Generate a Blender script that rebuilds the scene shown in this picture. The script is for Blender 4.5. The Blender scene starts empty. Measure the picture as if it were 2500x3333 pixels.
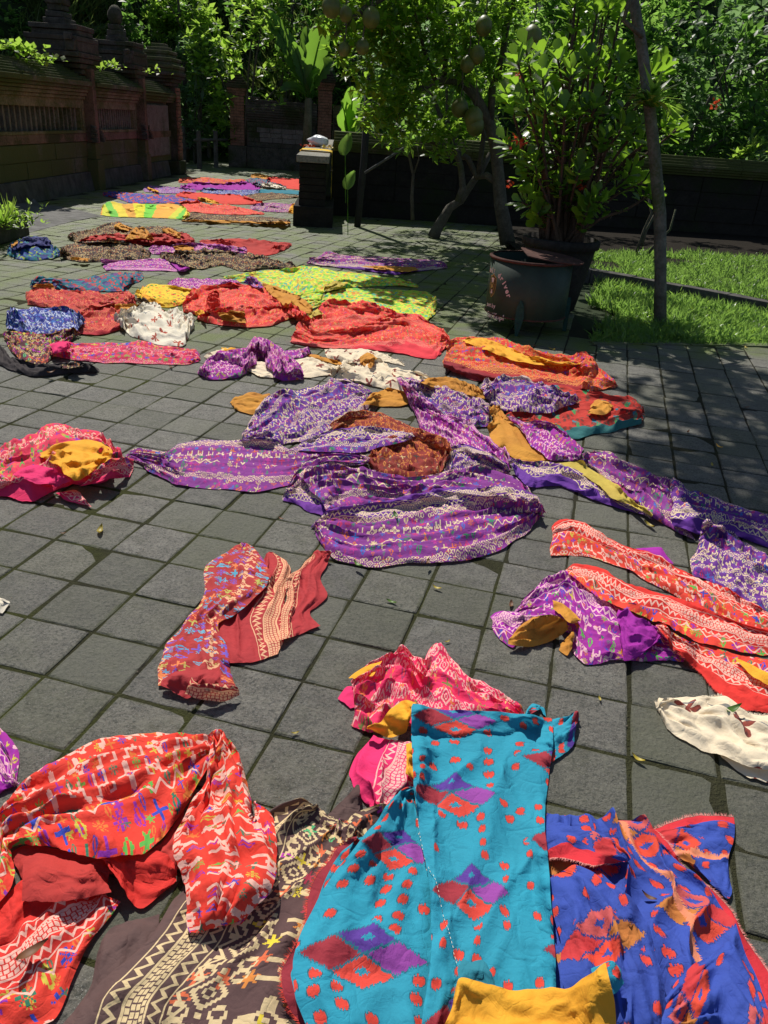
import bpy, math, random
import numpy as np
from mathutils import Vector, Matrix
rnd = random.Random(7)
rng = np.random.default_rng(7)
sc = bpy.context.scene
COL = sc.collection
PI = math.pi

# ------------------------------------------------------------------ camera (solved from the paving joints, tile = 0.25 m)
T = .25
FPX, PITCH, ROLL, YAW = 2579., .4591, .0720, .2380
CAM = np.array([5.7174 * T, -6.5348 * T, 6.3844 * T])
FW = np.array([-math.sin(YAW) * math.cos(PITCH), math.cos(YAW) * math.cos(PITCH), -math.sin(PITCH)])
R0 = np.array([math.cos(YAW), math.sin(YAW), 0.])
U0 = np.cross(R0, FW)
RT = math.cos(ROLL) * R0 + math.sin(ROLL) * U0
UP = -math.sin(ROLL) * R0 + math.cos(ROLL) * U0
FH = np.array([-math.sin(YAW), math.cos(YAW), 0.])
cd = bpy.data.cameras.new('camera'); cam = bpy.data.objects.new('camera', cd); COL.objects.link(cam)
cam.matrix_world = Matrix(((RT[0], UP[0], -FW[0], CAM[0]), (RT[1], UP[1], -FW[1], CAM[1]), (RT[2], UP[2], -FW[2], CAM[2]), (0, 0, 0, 1)))
cd.sensor_fit = 'VERTICAL'; cd.sensor_height = 36; cd.lens = 36 * FPX / 3333
cd.clip_start = .05; cd.clip_end = 500
sc.camera = cam
sc.render.resolution_x = 768; sc.render.resolution_y = 1024

# ------------------------------------------------------------------ daylight
SHD = np.array([.60, -.80]); ELEV = math.radians(53)
w = bpy.data.worlds.new('World'); sc.world = w; w.use_nodes = True
nt = w.node_tree; nt.nodes.clear()
sky = nt.nodes.new('ShaderNodeTexSky'); sky.sky_type = 'NISHITA'; sky.sun_disc = False
sky.sun_elevation = ELEV; sky.sun_rotation = math.atan2(-SHD[0], -SHD[1]) ; sky.altitude = 300
bg = nt.nodes.new('ShaderNodeBackground'); bg.inputs[1].default_value = .078
wo = nt.nodes.new('ShaderNodeOutputWorld'); nt.links.new(sky.outputs[0], bg.inputs[0]); nt.links.new(bg.outputs[0], wo.inputs[0])
sl = bpy.data.lights.new('sun', 'SUN'); sl.energy = 4.5; sl.angle = math.radians(.53); sl.color = (1, .955, .88)
sun = bpy.data.objects.new('sun', sl); COL.objects.link(sun)
tosun = Vector((-SHD[0] * math.cos(ELEV), -SHD[1] * math.cos(ELEV), math.sin(ELEV)))
sun.rotation_euler = tosun.to_track_quat('Z', 'Y').to_euler(); sun.location = (-3, 5, 12)
sc.view_settings.view_transform = 'Standard'; sc.view_settings.look = 'None'
sc.view_settings.exposure = .2; sc.view_settings.gamma = 1
sc.cycles.max_bounces = 6; sc.cycles.transparent_max_bounces = 6; sc.cycles.caustics_reflective = False; sc.cycles.caustics_refractive = False

# ------------------------------------------------------------------ measuring helpers: photo pixel -> place
def at(x, y, z=0.):
    x = np.asarray(x, float); y = np.asarray(y, float); z = np.asarray(z, float)
    d = FW * FPX + RT * (x[..., None] - 1250) - UP * (y[..., None] - 1666.5)
    t = (z - CAM[2]) / d[..., 2]
    return CAM + d * t[..., None]
def V(x, y, D):
    "point at forward distance D seen in direction x, y"
    d = FW * FPX + RT * (x - 1250) - UP * (y - 1666.5)
    return CAM + d * (D / (d @ FH))
def topx(P):
    d = np.asarray(P, float) - CAM; w_ = d @ FW
    return np.stack([1250 + FPX * (d @ RT) / w_, 1666.5 - FPX * (d @ UP) / w_], -1)
CROP = dict(A=(0, 2300, .6028), B=(900, 2300, .6028), C=(1500, 2300, .6028), D=(1500, 1600, .6028), E=(1400, 1000, .6631),
            F=(400, 1150, .7233), G=(600, 800, .6028), H=(0, 700, .6028), J=(0, 1300, .7233), K=(900, 0, .6631), L=(1500, 0, .6028),
            N=(300, 550, .42194), P=(900, 1600, .7233), W=(0, 0, .36166), Z=(0, 0, 1.))
def cp(c, pts):
    o = CROP[c]; return np.array([(o[0] + x * o[2], o[1] + y * o[2]) for x, y in pts], float)

# ------------------------------------------------------------------ noise
_perm = np.random.default_rng(11).permutation(256); _perm = np.concatenate([_perm, _perm, _perm])
_g = np.random.default_rng(12).uniform(0, 2 * PI, 256); _gx, _gy = np.cos(_g), np.sin(_g)
def pn(x, y):
    xi = np.floor(x).astype(int); yi = np.floor(y).astype(int); fx = x - xi; fy = y - yi
    ux = fx ** 3 * (fx * (fx * 6 - 15) + 10); uy = fy ** 3 * (fy * (fy * 6 - 15) + 10)
    def gr(a, b, dx, dy):
        h = _perm[(_perm[a & 255] + b) & 255]; return _gx[h] * dx + _gy[h] * dy
    n00 = gr(xi, yi, fx, fy); n10 = gr(xi + 1, yi, fx - 1, fy); n01 = gr(xi, yi + 1, fx, fy - 1); n11 = gr(xi + 1, yi + 1, fx - 1, fy - 1)
    return 1.5 * ((n00 * (1 - ux) + n10 * ux) * (1 - uy) + (n01 * (1 - ux) + n11 * ux) * uy)
def fbm(x, y, o=3):
    s = 0; a = 1
    for i in range(o): s = s + a * pn(x * 2 ** i + 17.3 * i, y * 2 ** i + 5.1 * i); a *= .5
    return s

# ------------------------------------------------------------------ mesh helpers
def link(name, me, m=None, parent=None, **k):
    o = bpy.data.objects.new(name, me); COL.objects.link(o)
    if m is not None and me is not None and not me.materials:
        for q in (m if isinstance(m, (list, tuple)) else [m]): me.materials.append(q)
    if parent is not None: o.parent = parent
    for a, b in k.items(): o[a] = b
    return o
def empty(name, loc=(0, 0, 0), rz=0, **k):
    o = bpy.data.objects.new(name, None); COL.objects.link(o); o.location = loc; o.rotation_euler[2] = rz; o.empty_display_size = .1
    for a, b in k.items(): o[a] = b
    return o
def tag(o, label, cat, group=None):
    o['label'] = label; o['category'] = cat
    if group: o['group'] = group
    return o
def npmesh(name, v, f, smooth=True, uv=None, mat_idx=None):
    "v (n,3); f (m,k) all faces with k corners"
    v = np.ascontiguousarray(v, dtype=np.float32); f = np.ascontiguousarray(f, dtype=np.int32)
    me = bpy.data.meshes.new(name); n, k = f.shape
    me.vertices.add(len(v)); me.vertices.foreach_set('co', v.ravel())
    me.loops.add(n * k); me.loops.foreach_set('vertex_index', f.ravel())
    me.polygons.add(n); me.polygons.foreach_set('loop_start', np.arange(0, n * k, k, dtype=np.int32))
    if smooth: me.polygons.foreach_set('use_smooth', np.ones(n, bool))
    if uv is not None:
        l = me.uv_layers.new(name='UVMap'); l.data.foreach_set('uv', np.ascontiguousarray(uv[f.ravel()], dtype=np.float32).ravel())
    me.update(calc_edges=True); me.validate()
    return me
class MB:
    def __init__(s): s.v = []; s.f = []
    def add(s, v, f):
        o = len(s.v); s.v += [tuple(p) for p in v]; s.f += [tuple(i + o for i in q) for q in f]; return s
    def box(s, c0, c1, fr=None, j=0.):
        x0, y0, z0 = c0; x1, y1, z1 = c1
        p = [(x0, y0, z0), (x1, y0, z0), (x1, y1, z0), (x0, y1, z0), (x0, y0, z1), (x1, y0, z1), (x1, y1, z1), (x0, y1, z1)]
        if j: p = [(a + rnd.uniform(-j, j), b + rnd.uniform(-j, j), c + rnd.uniform(-j, j)) for a, b, c in p]
        if fr: p = [fr(*q) for q in p]
        return s.add(p, [(0, 3, 2, 1), (4, 5, 6, 7), (0, 1, 5, 4), (1, 2, 6, 5), (2, 3, 7, 6), (3, 0, 4, 7)])
    def prism(s, poly, a, b, fr):
        "poly of (d,z) swept from s=a to s=b in frame"
        n = len(poly); p = [fr(a, d, z) for d, z in poly] + [fr(b, d, z) for d, z in poly]
        return s.add(p, [tuple(range(n)), tuple(range(2 * n - 1, n - 1, -1))] + [(i, i + n, (i + 1) % n + n, (i + 1) % n) for i in range(n)])
    def tube(s, pts, rad, n=8):
        pts = [Vector(p) for p in pts]; rs = rad if isinstance(rad, (list, tuple)) else [rad] * len(pts)
        base = len(s.v); side = None
        for i, p in enumerate(pts):
            t = (pts[min(i + 1, len(pts) - 1)] - pts[max(i - 1, 0)]).normalized()
            if side is None: side = t.orthogonal().normalized()
            side = (side - t * side.dot(t)).normalized(); b = t.cross(side)
            for k in range(n):
                a = 2 * PI * k / n; s.v.append(tuple(p + (side * math.cos(a) + b * math.sin(a)) * rs[i]))
        for i in range(len(pts) - 1):
            for k in range(n):
                a = base + i * n + k; b_ = base + i * n + (k + 1) % n; s.f.append((a, b_, b_ + n, a + n))
        s.f.append(tuple(base + k for k in range(n))[::-1]); s.f.append(tuple(base + (len(pts) - 1) * n + k for k in range(n)))
        return s
    def lathe(s, prof, c, n=32, a0=0., a1=2 * PI):
        base = len(s.v); full = abs(a1 - a0 - 2 * PI) < 1e-6; m = n if full else n + 1
        for r, z in prof:
            for k in range(m):
                a = a0 + (a1 - a0) * k / n; s.v.append((c[0] + r * math.cos(a), c[1] + r * math.sin(a), c[2] + z))
        for i in range(len(prof) - 1):
            for k in range(n):
                a = base + i * m + k; b_ = base + i * m + (k + 1) % m; s.f.append((a, b_, b_ + m, a + m))
        return s
    def mesh(s, name, smooth=False):
        me = bpy.data.meshes.new(name); me.from_pydata(s.v, [], s.f); me.update()
        if smooth:
            me.polygons.foreach_set('use_smooth', [True] * len(me.polygons))
        return me
    def obj(s, name, m, parent=None, smooth=False, bevel=0, **k):
        o = link(name, s.mesh(name, smooth), m, parent, **k)
        if bevel:
            b = o.modifiers.new('b', 'BEVEL'); b.width = bevel; b.segments = 2
        return o

# ------------------------------------------------------------------ shader expression helpers
class S:
    def __init__(s, t, k): s.t = t; s.k = k
    def _m(s, op, *a): return mth(s.t, op, s, *a)
    def __add__(s, o): return s._m('ADD', o)
    __radd__ = __add__
    def __sub__(s, o): return s._m('SUBTRACT', o)
    def __rsub__(s, o): return mth(s.t, 'SUBTRACT', o, s)
    def __mul__(s, o): return s._m('MULTIPLY', o)
    __rmul__ = __mul__
    def __truediv__(s, o): return s._m('DIVIDE', o)
    def __lt__(s, o): return s._m('LESS_THAN', o)
    def __gt__(s, o): return s._m('GREATER_THAN', o)
    def __or__(s, o): return s._m('MAXIMUM', o)
    def __and__(s, o): return s._m('MULTIPLY', o)
def mth(t, op, *a, clamp=False):
    n = t.nodes.new('ShaderNodeMath'); n.operation = op; n.use_clamp = clamp
    for i, x in enumerate(a):
        if isinstance(x, S): t.links.new(x.k, n.inputs[i])
        else: n.inputs[i].default_value = float(x)
    return S(t, n.outputs[0])
def U1(op): return lambda x: mth(x.t, op, x)
floor_, fract_, abs_, sin_, cos_, sqrt_ = [U1(o) for o in ('FLOOR', 'FRACT', 'ABSOLUTE', 'SINE', 'COSINE', 'SQRT')]
def inv(x): return 1 - x
class Mat:
    def __init__(s, name):
        s.m = bpy.data.materials.new(name); s.m.use_nodes = True; s.t = s.m.node_tree; s.t.nodes.clear()
        s.out = s.t.nodes.new('ShaderNodeOutputMaterial')
    def n(s, ty, **k):
        q = s.t.nodes.new('ShaderNode' + ty)
        for a, b in k.items():
            if a.startswith('i_'): s.set(q.inputs[a[2:].replace('_', ' ')], b)
            else: setattr(q, a, b)
        return q
    def set(s, sock, v):
        if isinstance(v, S): s.t.links.new(v.k, sock)
        elif isinstance(v, bpy.types.NodeSocket): s.t.links.new(v, sock)
        else: sock.default_value = v
    def coord(s, what='Object'): return s.n('TexCoord').outputs[what]
    def pos(s): return s.n('NewGeometry').outputs['Position']
    def sep(s, v):
        q = s.n('SeparateXYZ'); s.set(q.inputs[0], v); return [S(s.t, o) for o in q.outputs]
    def comb(s, x, y, z=0.):
        q = s.n('CombineXYZ')
        for i, a in enumerate((x, y, z)): s.set(q.inputs[i], a)
        return q.outputs[0]
    def noise(s, v, scale, detail=3., rough=.5, out='Fac', dist=0.):
        q = s.n('TexNoise'); s.set(q.inputs['Vector'], v); q.inputs['Scale'].default_value = scale
        q.inputs['Detail'].default_value = detail; q.inputs['Roughness'].default_value = rough; q.inputs['Distortion'].default_value = dist
        return S(s.t, q.outputs[out]) if out == 'Fac' else q.outputs[out]
    def vor(s, v, scale, feature='F1', out='Distance', rand=1.):
        q = s.n('TexVoronoi', feature=feature); s.set(q.inputs['Vector'], v); q.inputs['Scale'].default_value = scale; q.inputs['Randomness'].default_value = rand
        return S(s.t, q.outputs[out]) if out == 'Distance' else q.outputs[out]
    def white(s, x, y, z=0.):
        q = s.n('TexWhiteNoise', noise_dimensions='3D'); s.set(q.inputs['Vector'], s.comb(x, y, z)); return S(s.t, q.outputs['Value'])
    def mix(s, f, a, b, mode='MIX'):
        q = s.n('Mix', data_type='RGBA', blend_type=mode); s.set(q.inputs[0], f)
        for i, c in ((6, a), (7, b)):
            s.set(q.inputs[i], c if not isinstance(c, (tuple, list)) else (*c[:3], 1))
        return q.outputs[2]
    def ramp(s, f, stops, interp='LINEAR'):
        q = s.n('ValToRGB'); s.set(q.inputs[0], f); r = q.color_ramp; r.interpolation = interp
        while len(r.elements) < len(stops): r.elements.new(.5)
        for e, (p, c) in zip(r.elements, stops): e.position = p; e.color = (*c[:3], 1) if isinstance(c, (tuple, list)) else (c, c, c, 1)
        return q.outputs[0]
    def mapr(s, f, a, b, c=0., d=1.):
        q = s.n('MapRange', clamp=True)
        for i, x in enumerate((f, a, b, c, d)): s.set(q.inputs[i], x)
        return S(s.t, q.outputs[0])
    def bump(s, h, strength=.5, dist=.01, normal=None):
        q = s.n('Bump'); s.set(q.inputs['Height'], h); q.inputs['Strength'].default_value = strength; q.inputs['Distance'].default_value = dist
        if normal is not None: s.set(q.inputs['Normal'], normal)
        return q.outputs[0]
    def bsdf(s, color, rough=.7, normal=None, spec=.3, **k):
        q = s.n('BsdfPrincipled'); s.set(q.inputs['Base Color'], color if not isinstance(color, (tuple, list)) else (*color[:3], 1))
        s.set(q.inputs['Roughness'], rough); s.set(q.inputs['Specular IOR Level'], spec)
        if normal is not None: s.set(q.inputs['Normal'], normal)
        for a, b in k.items(): s.set(q.inputs[a.replace('_', ' ')], b)
        return q.outputs[0]
    def fin(s, sh): s.t.links.new(sh, s.out.inputs[0]); return s.m
def lin(r, g, b): return tuple((c / 255 / 12.92 if c / 255 < .04045 else ((c / 255 + .055) / 1.055) ** 2.4) for c in (r, g, b))

def stone_mat(name, c0, c1, moss=(.045, .06, .012), mossamt=.45, scale=6., rough=.9, moss_up=0., brick=None, wet=.0):
    M = Mat(name); p = M.pos()
    n1 = M.noise(p, scale, 6, .65); n2 = M.noise(p, scale * 5, 4, .6); n3 = M.noise(p, 1.3, 4, .6)
    col = M.mix(M.mapr(n1, .3, .7), c0, c1)
    col = M.mix(M.mapr(n2, .45, .75, 0, .6), col, tuple(x * .45 for x in c0))
    oi = S(M.t, M.n('ObjectInfo').outputs['Random'])
    col = M.mix(oi * .5, col, tuple(x * .6 for x in c1))
    nz = M.sep(M.n('NewGeometry').outputs['Normal'])[2]
    mm = M.mapr(n3 + n2 * .3 + nz * moss_up, .95 - mossamt, 1.12 - mossamt)
    col = M.mix(mm * .9, col, moss)
    return M.fin(M.bsdf(col, rough, M.bump(n2 + n1 * .6, .7, .012), .2))
# ================================================================== GROUND
def m_tile():
    M = Mat('paving_stone'); p = M.pos(); x, y, z = M.sep(p)
    wob = (M.noise(p, 9, 3) - .5) * .02
    ex = .5 - abs_(fract_(x / T + wob) - .5); ey = .5 - abs_(fract_(y / T + wob) - .5)
    e = mth(M.t, 'MINIMUM', ex, ey)
    n1 = M.noise(p, 14, 6, .7); n2 = M.noise(p, 85, 4, .65); n3 = M.noise(p, .9, 4, .6); n4 = M.noise(p, 3.1, 3, .5)
    oi = S(M.t, M.n('ObjectInfo').outputs['Random'])
    cell = M.white(floor_(x / T), floor_(y / T)); cell2 = M.white(floor_(x / T), floor_(y / T), 5.)
    col = M.mix(M.mapr(n1, .3, .72), (.078, .073, .060), (.225, .210, .178))
    n6 = M.noise(p, 240, 3, .75); col = M.mix(M.mapr(n2, .50, .62, 0, .8), col, (.038, .040, .036)); col = M.mix(M.mapr(n6, .56, .68, 0, .8), col, (.30, .295, .27)); col = M.mix(M.mapr(n6, .44, .34, 0, .7), col, (.022, .022, .020)); col = M.mix(M.mapr(n1 + n4 * .4, .72, .9, 0, .5), col, (.20, .19, .165))
    spk = M.vor(p, 150, out='Distance'); col = M.mix((spk < .16) * M.mapr(n4, .35, .6, .15, .8), col, (.36, .36, .34))
    lich = M.mapr(M.noise(p, 32, 5, .7) + (M.noise(p, 2.1, 2) - .5) * .7, .66, .80, 0, .5); col = M.mix(lich, col, (.28, .28, .25))
    col = M.mix(M.mapr(cell, .0, 1., 0., .5), col, (.046, .048, .044)); col = M.mix(M.mapr(M.noise(p, 6.5, 5, .7), .52, .70, 0, .42), col, (.055, .058, .030)); col = M.mix((cell2 > .8) * .35, col, (.17, .165, .15))
    film = M.mapr(cell2 * .35 + n3 * .7 + n1 * .3, .54, .9, 0, .6) * M.mapr(y, 4., 9., 1., .25); col = M.mix(film, col, (.065, .072, .030))
    edge = M.mapr(e + (n1 - .5) * .20 + (n2 - .5) * .10, .052, .0, 0, 1.)
    col = M.mix(edge * M.mapr(n3 + n4 * .35, .42, .80, .3, 1.) * M.mapr(y, 2.5, 7., 1., .12) * M.mapr(x + n4, .6, 2.4, 1., .35), col, M.mix(n2, (.025, .030, .010), (.088, .100, .020)))
    # bare bright moss along the garden edge
    g = M.mapr(y - x * .486 + (n4 - .5) * .7, 4.05, 4.5)
    col = M.mix(g * M.mapr(n4 + n1 * .3, .45, .75), col, (.085, .115, .015))
    pit = M.noise(p, 48, 6, .75)
    h = n1 * .5 + n2 * .35 + pit * .9
    return M.fin(M.bsdf(col, M.mapr(n2, .3, .7, .45, .75), M.bump(h, 1., .014), .5))
TILE = m_tile()
def m_bed():
    M = Mat('joint_moss'); p = M.pos()
    n1 = M.noise(p, 22, 5, .7); n3 = M.noise(p, .9, 4, .6); n4 = M.noise(p, 3.1, 3, .5); n5 = M.noise(p, 130, 3, .7)
    soil = M.mix(n1, (.022, .020, .016), (.065, .058, .044)); moss = M.mix(n5, (.030, .036, .010), (.10, .115, .02))
    col = M.mix(M.mapr(n3 + n4 * .5 + n1 * .3, .72, 1.1, .05, 1.) * M.mapr(M.sep(p)[1], 2.5, 7., 1., .15) * M.mapr(M.sep(p)[0] + n4, .6, 2.4, 1., .4), soil, moss)
    return M.fin(M.bsdf(col, .95, M.bump(n1 + n5, 1., .02), .1))
BED = m_bed()
def m_soil():
    M = Mat('garden_soil'); p = M.pos(); n = M.noise(p, 7, 6, .7); n2 = M.noise(p, 60, 4, .7)
    return M.fin(M.bsdf(M.mix(n, (.007, .006, .004), (.026, .020, .014)), .95, M.bump(n + n2 * .4, .9, .03), .1))
SOIL = m_soil()
def m_conc(name='old_concrete', a=(.085, .082, .078), b=(.19, .185, .175)):
    M = Mat(name); p = M.pos(); n = M.noise(p, 4, 7, .7); n2 = M.noise(p, 60, 4, .7)
    z = M.sep(p)[2]; st = M.noise(M.comb(M.sep(p)[0] * 9, M.sep(p)[1] * 9, z * 1.2), 1., 4, .6)
    col = M.mix(M.mapr(n, .3, .7), a, b); col = M.mix(M.mapr(st, .5, .75, 0, .6), col, tuple(q * .4 for q in a))
    col = M.mix(M.mapr(M.noise(p, 2.2, 4), .55, .8, 0, .6), col, (.05, .065, .02))
    return M.fin(M.bsdf(col, .9, M.bump(n + n2 * .6, .6, .01), .2))
CONC = m_conc(); CONC2 = m_conc('stained_concrete', (.045, .042, .040), (.12, .112, .105))

def gridmesh(x0, x1, y0, y1, nx, ny, zf):
    X, Y = np.meshgrid(np.linspace(x0, x1, nx), np.linspace(y0, y1, ny)); Z = zf(X, Y)
    v = np.stack([X, Y, Z], -1).reshape(-1, 3); i = np.arange((ny - 1) * nx).reshape(ny - 1, nx)[:, :-1].ravel()
    return v, np.stack([i, i + 1, i + 1 + nx, i + nx], -1)
v, f = gridmesh(-70, 70, -12, 110, 60, 60, lambda X, Y: -.045 + 0 * X)
link('ground', npmesh('ground', v, f), SOIL, kind='structure')
def pave_ok(x, y):
    "the paved yard: left of the garden edge and of the bed behind the drum"
    right = 4.62 + .486 * x if x > 1.45 else 1e9
    if x > 1.45: return y < right
    return x < 1.45 - (y - 5.3) * .247 if y > 5.3 else True
bed = MB().add([(-14, -3, -.0045), (9, -3, -.0045), (9, 4.62 + 9 * .486, -.0045), (1.5, 5.35, -.0045), (.0, 11.3, -.0045), (-2.2, 11.6, -.0045), (-5, 27, -.0045), (-14, 27, -.0045)], [tuple(range(8))])
bedo = bed.obj('pavement', BED, kind='structure')

def tile_mesh(seed, s=T, j=.003):
    r = random.Random(seed); hw = s / 2 - .0014 - r.uniform(0, .0022); R1, R2 = [], []
    for k in range(12):
        side, t = divmod(k, 3); t = -1 + t * 2 / 3 if t else -1
        x, y = [(t, -1), (1, t), (-t, 1), (-1, -t)][side]
        cr = r.uniform(.982, .998) if t == -1 else 1
        jx, jy = r.uniform(-j, 0) * np.sign(x) * (abs(x) == 1), r.uniform(-j, 0) * np.sign(y) * (abs(y) == 1)
        R1.append((x * hw * cr + jx, y * hw * cr + jy))
    v = [(x, y, -.03) for x, y in R1] + [(x * .995, y * .995, -.0042 + r.uniform(-.001, .001)) for x, y in R1] + \
        [(x * (1 - .006 / hw * r.uniform(.5, 1.4)), y * (1 - .006 / hw * r.uniform(.5, 1.4)), r.uniform(-.0015, .0)) for x, y in R1] + [(r.uniform(-.02, .02), r.uniform(-.02, .02), .0006)]
    f = []
    for k in range(12):
        n = (k + 1) % 12
        f += [(k, n, 12 + n, 12 + k), (12 + k, 12 + n, 24 + n, 24 + k), (24 + k, 24 + n, 36)]
    return v, f
tvs = []
for s_ in range(10):
    v, f = tile_mesh(s_); me = bpy.data.meshes.new('paving_stone'); me.from_pydata(v, [], f); me.update(); me.materials.append(TILE); tvs.append((me, v, f))
cand = []
for i in range(-52, 40):
    for j in range(-8, 106):
        x, y = (i + .5) * T, (j + .5) * T
        if not pave_ok(x, y): continue
        P_ = topx([x, y, 0])
        dd = (np.array([x, y, 0]) - CAM) @ FW
        if dd < .3 or not (-420 < P_[0] < 2950 and P_[1] < 3900): 
            if not (dd > -.5 and abs(x - 1.3) < 2.2 and y < 1): continue
        if y > 27 or (x < -7.6 - (y - 10.6) * .19 - .2 and y < 19.5): continue
        cand.append((dd, x, y, -40 < P_[0] < 2540 and P_[1] < 3370))
cand.sort()
vis = [c for c in cand if c[3]][:296]; vs = set(id(c) for c in vis)
allv, allf = [], []; o_ = 0
for c in cand:
    me, v, f = rnd.choice(tvs); q = rnd.randrange(4); rz = q * PI / 2 + rnd.uniform(-.012, .012); dx, dy = rnd.uniform(-.003, .003), rnd.uniform(-.003, .003)
    zt = rnd.uniform(-.0035, .0025); tx, ty = rnd.uniform(-.011, .011), rnd.uniform(-.011, .011)
    if id(c) in vs:
        o = link('paving_stone', me, None, bedo); o.location = (c[1] + dx, c[2] + dy, zt); o.rotation_euler = (tx, ty, rz)
    else:
        a = np.array(v); cs, sn = math.cos(rz), math.sin(rz)
        b = np.stack([a[:, 0] * cs - a[:, 1] * sn + c[1] + dx, a[:, 0] * sn + a[:, 1] * cs + c[2] + dy, a[:, 2] + zt + a[:, 0] * tx + a[:, 1] * ty], -1)
        if c[0] > 9: b[:, 2] = np.minimum(b[:, 2], zt + .001)
        allv.append(b); allf += [tuple(k + o_ for k in q_) for q_ in f]; o_ += len(a)
me = bpy.data.meshes.new('paving_stones'); me.from_pydata(np.concatenate(allv).tolist(), [], allf); me.update()
link('far_paving_stones', me, TILE, bedo, kind='stuff')

# garden edge kerb, raised terrace kerb, concrete apron
e0, e1 = np.array([1.47, 5.30]), np.array([6.5, 7.78]); ed = (e1 - e0) / np.linalg.norm(e1 - e0); en = np.array([-ed[1], ed[0]])
kb = empty('kerb', (*e0, 0), kind='structure')
for i in range(12):
    L_ = .45; a = i * (L_ + .012)
    MB().box((a, .0, -.05), (a + L_, .10, .012), lambda s, d, z: (ed[0] * s + en[0] * d, ed[1] * s + en[1] * d, z), .003).obj('kerb_stone', TILE, kb, bevel=.004)
t0, t1 = at(1690, 800)[:2], at(2470, 1018)[:2]; t0 = np.array([.35, 9.1]); t1 = np.array([3.25, 7.62]); td = (t1 - t0) / np.linalg.norm(t1 - t0); tn = np.array([-td[1], td[0]]); TL = np.linalg.norm(t1 - t0)
tk = empty('terrace_kerb', (*t0, 0), kind='structure')
i = 0; a = 0.
while a < TL:
    L_ = rnd.uniform(.5, .7)
    MB().box((a, 0, -.05), (min(a + L_, TL) - .008, .15, .13), lambda s, d, z: (td[0] * s + tn[0] * d, td[1] * s + tn[1] * d, z), .006).obj('kerb_stone', CONC2, tk, bevel=.006); a += L_
terr = MB().add([(*(t0 + tn * .14), .11), (*(t1 + tn * .14), .11), (9, 6.5, .11), (12, 20, .11), (-.6, 20, .11), (-.25, 11.6, .11)], [(0, 1, 2, 3, 4, 5)])
terr.obj('terrace_soil', SOIL, kind='structure')

# ================================================================== WALLS
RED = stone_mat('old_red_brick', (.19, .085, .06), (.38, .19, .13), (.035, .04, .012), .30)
DARK = stone_mat('dark_paras_stone', (.042, .036, .031), (.13, .11, .092), (.03, .038, .010), .35)
COPE = stone_mat('mossy_coping', (.07, .056, .043), (.21, .17, .125), (.06, .075, .018), .45, moss_up=.06)
BLK = stone_mat('shade_dark_brick', (.010, .009, .008), (.032, .027, .023), (.016, .022, .007), .3)  # garden wall's deep shade is put into this near-black colour
REDW = stone_mat('dull_red_pilaster', (.12, .068, .05), (.25, .145, .11), (.04, .042, .014), .35)
OCH = stone_mat('ochre_sandstone', (.14, .10, .065), (.29, .215, .14), (.07, .08, .02), .40)
MOSSY = stone_mat('mossy_plinth_stone', (.085, .074, .056), (.18, .155, .11), (.075, .080, .026), .5)
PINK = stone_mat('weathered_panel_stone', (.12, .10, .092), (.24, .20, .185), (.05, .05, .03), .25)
GRIL = stone_mat('grey_baluster_stone', (.10, .085, .07), (.24, .205, .17), (.05, .055, .02), .3)
def frame(P0, P1):
    P0 = np.array(P0[:2], float); P1 = np.array(P1[:2], float); d = P1 - P0; L_ = np.linalg.norm(d); d /= L_; n = np.array([d[1], -d[0]])
    if n @ (CAM[:2] - P0) < 0: n = -n
    return (lambda s, q, z: (P0[0] + d[0] * s + n[0] * q, P0[1] + d[1] * s + n[1] * q, z)), L_, d, n
def part(mb, name, m, par, bevel=.006, **k): return mb.obj(name, m, par, bevel=bevel, **k)

# ---- long carved wall on the left
P0 = at(137, 651)[:2]; P1 = at(593, 561)[:2]
LW, LL, ld, ln = frame(P0, P1)
def s_at(xp, fr=LW):
    b = min(np.arange(-4, 12, .02), key=lambda s: abs(topx(fr(s, 0, .6))[0] - xp)); return float(b)
s1, s2, s3 = s_at(300), s_at(462), s_at(575)
lw = tag(empty('courtyard_wall', (0, 0, 0)), 'long mossy carved brick wall with two baluster grilles on the left of the courtyard', 'wall')
SA = -3.0
part(MB().prism([(-.75, -.05), (.06, -.05), (.0, .33), (-.75, .33)], SA, s3 - .75, LW), 'concrete_skirting', CONC2, lw)
part(MB().box((SA, -.75, .33), (s3 - .3, -.06, .86), LW), 'plinth', MOSSY, lw)
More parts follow.
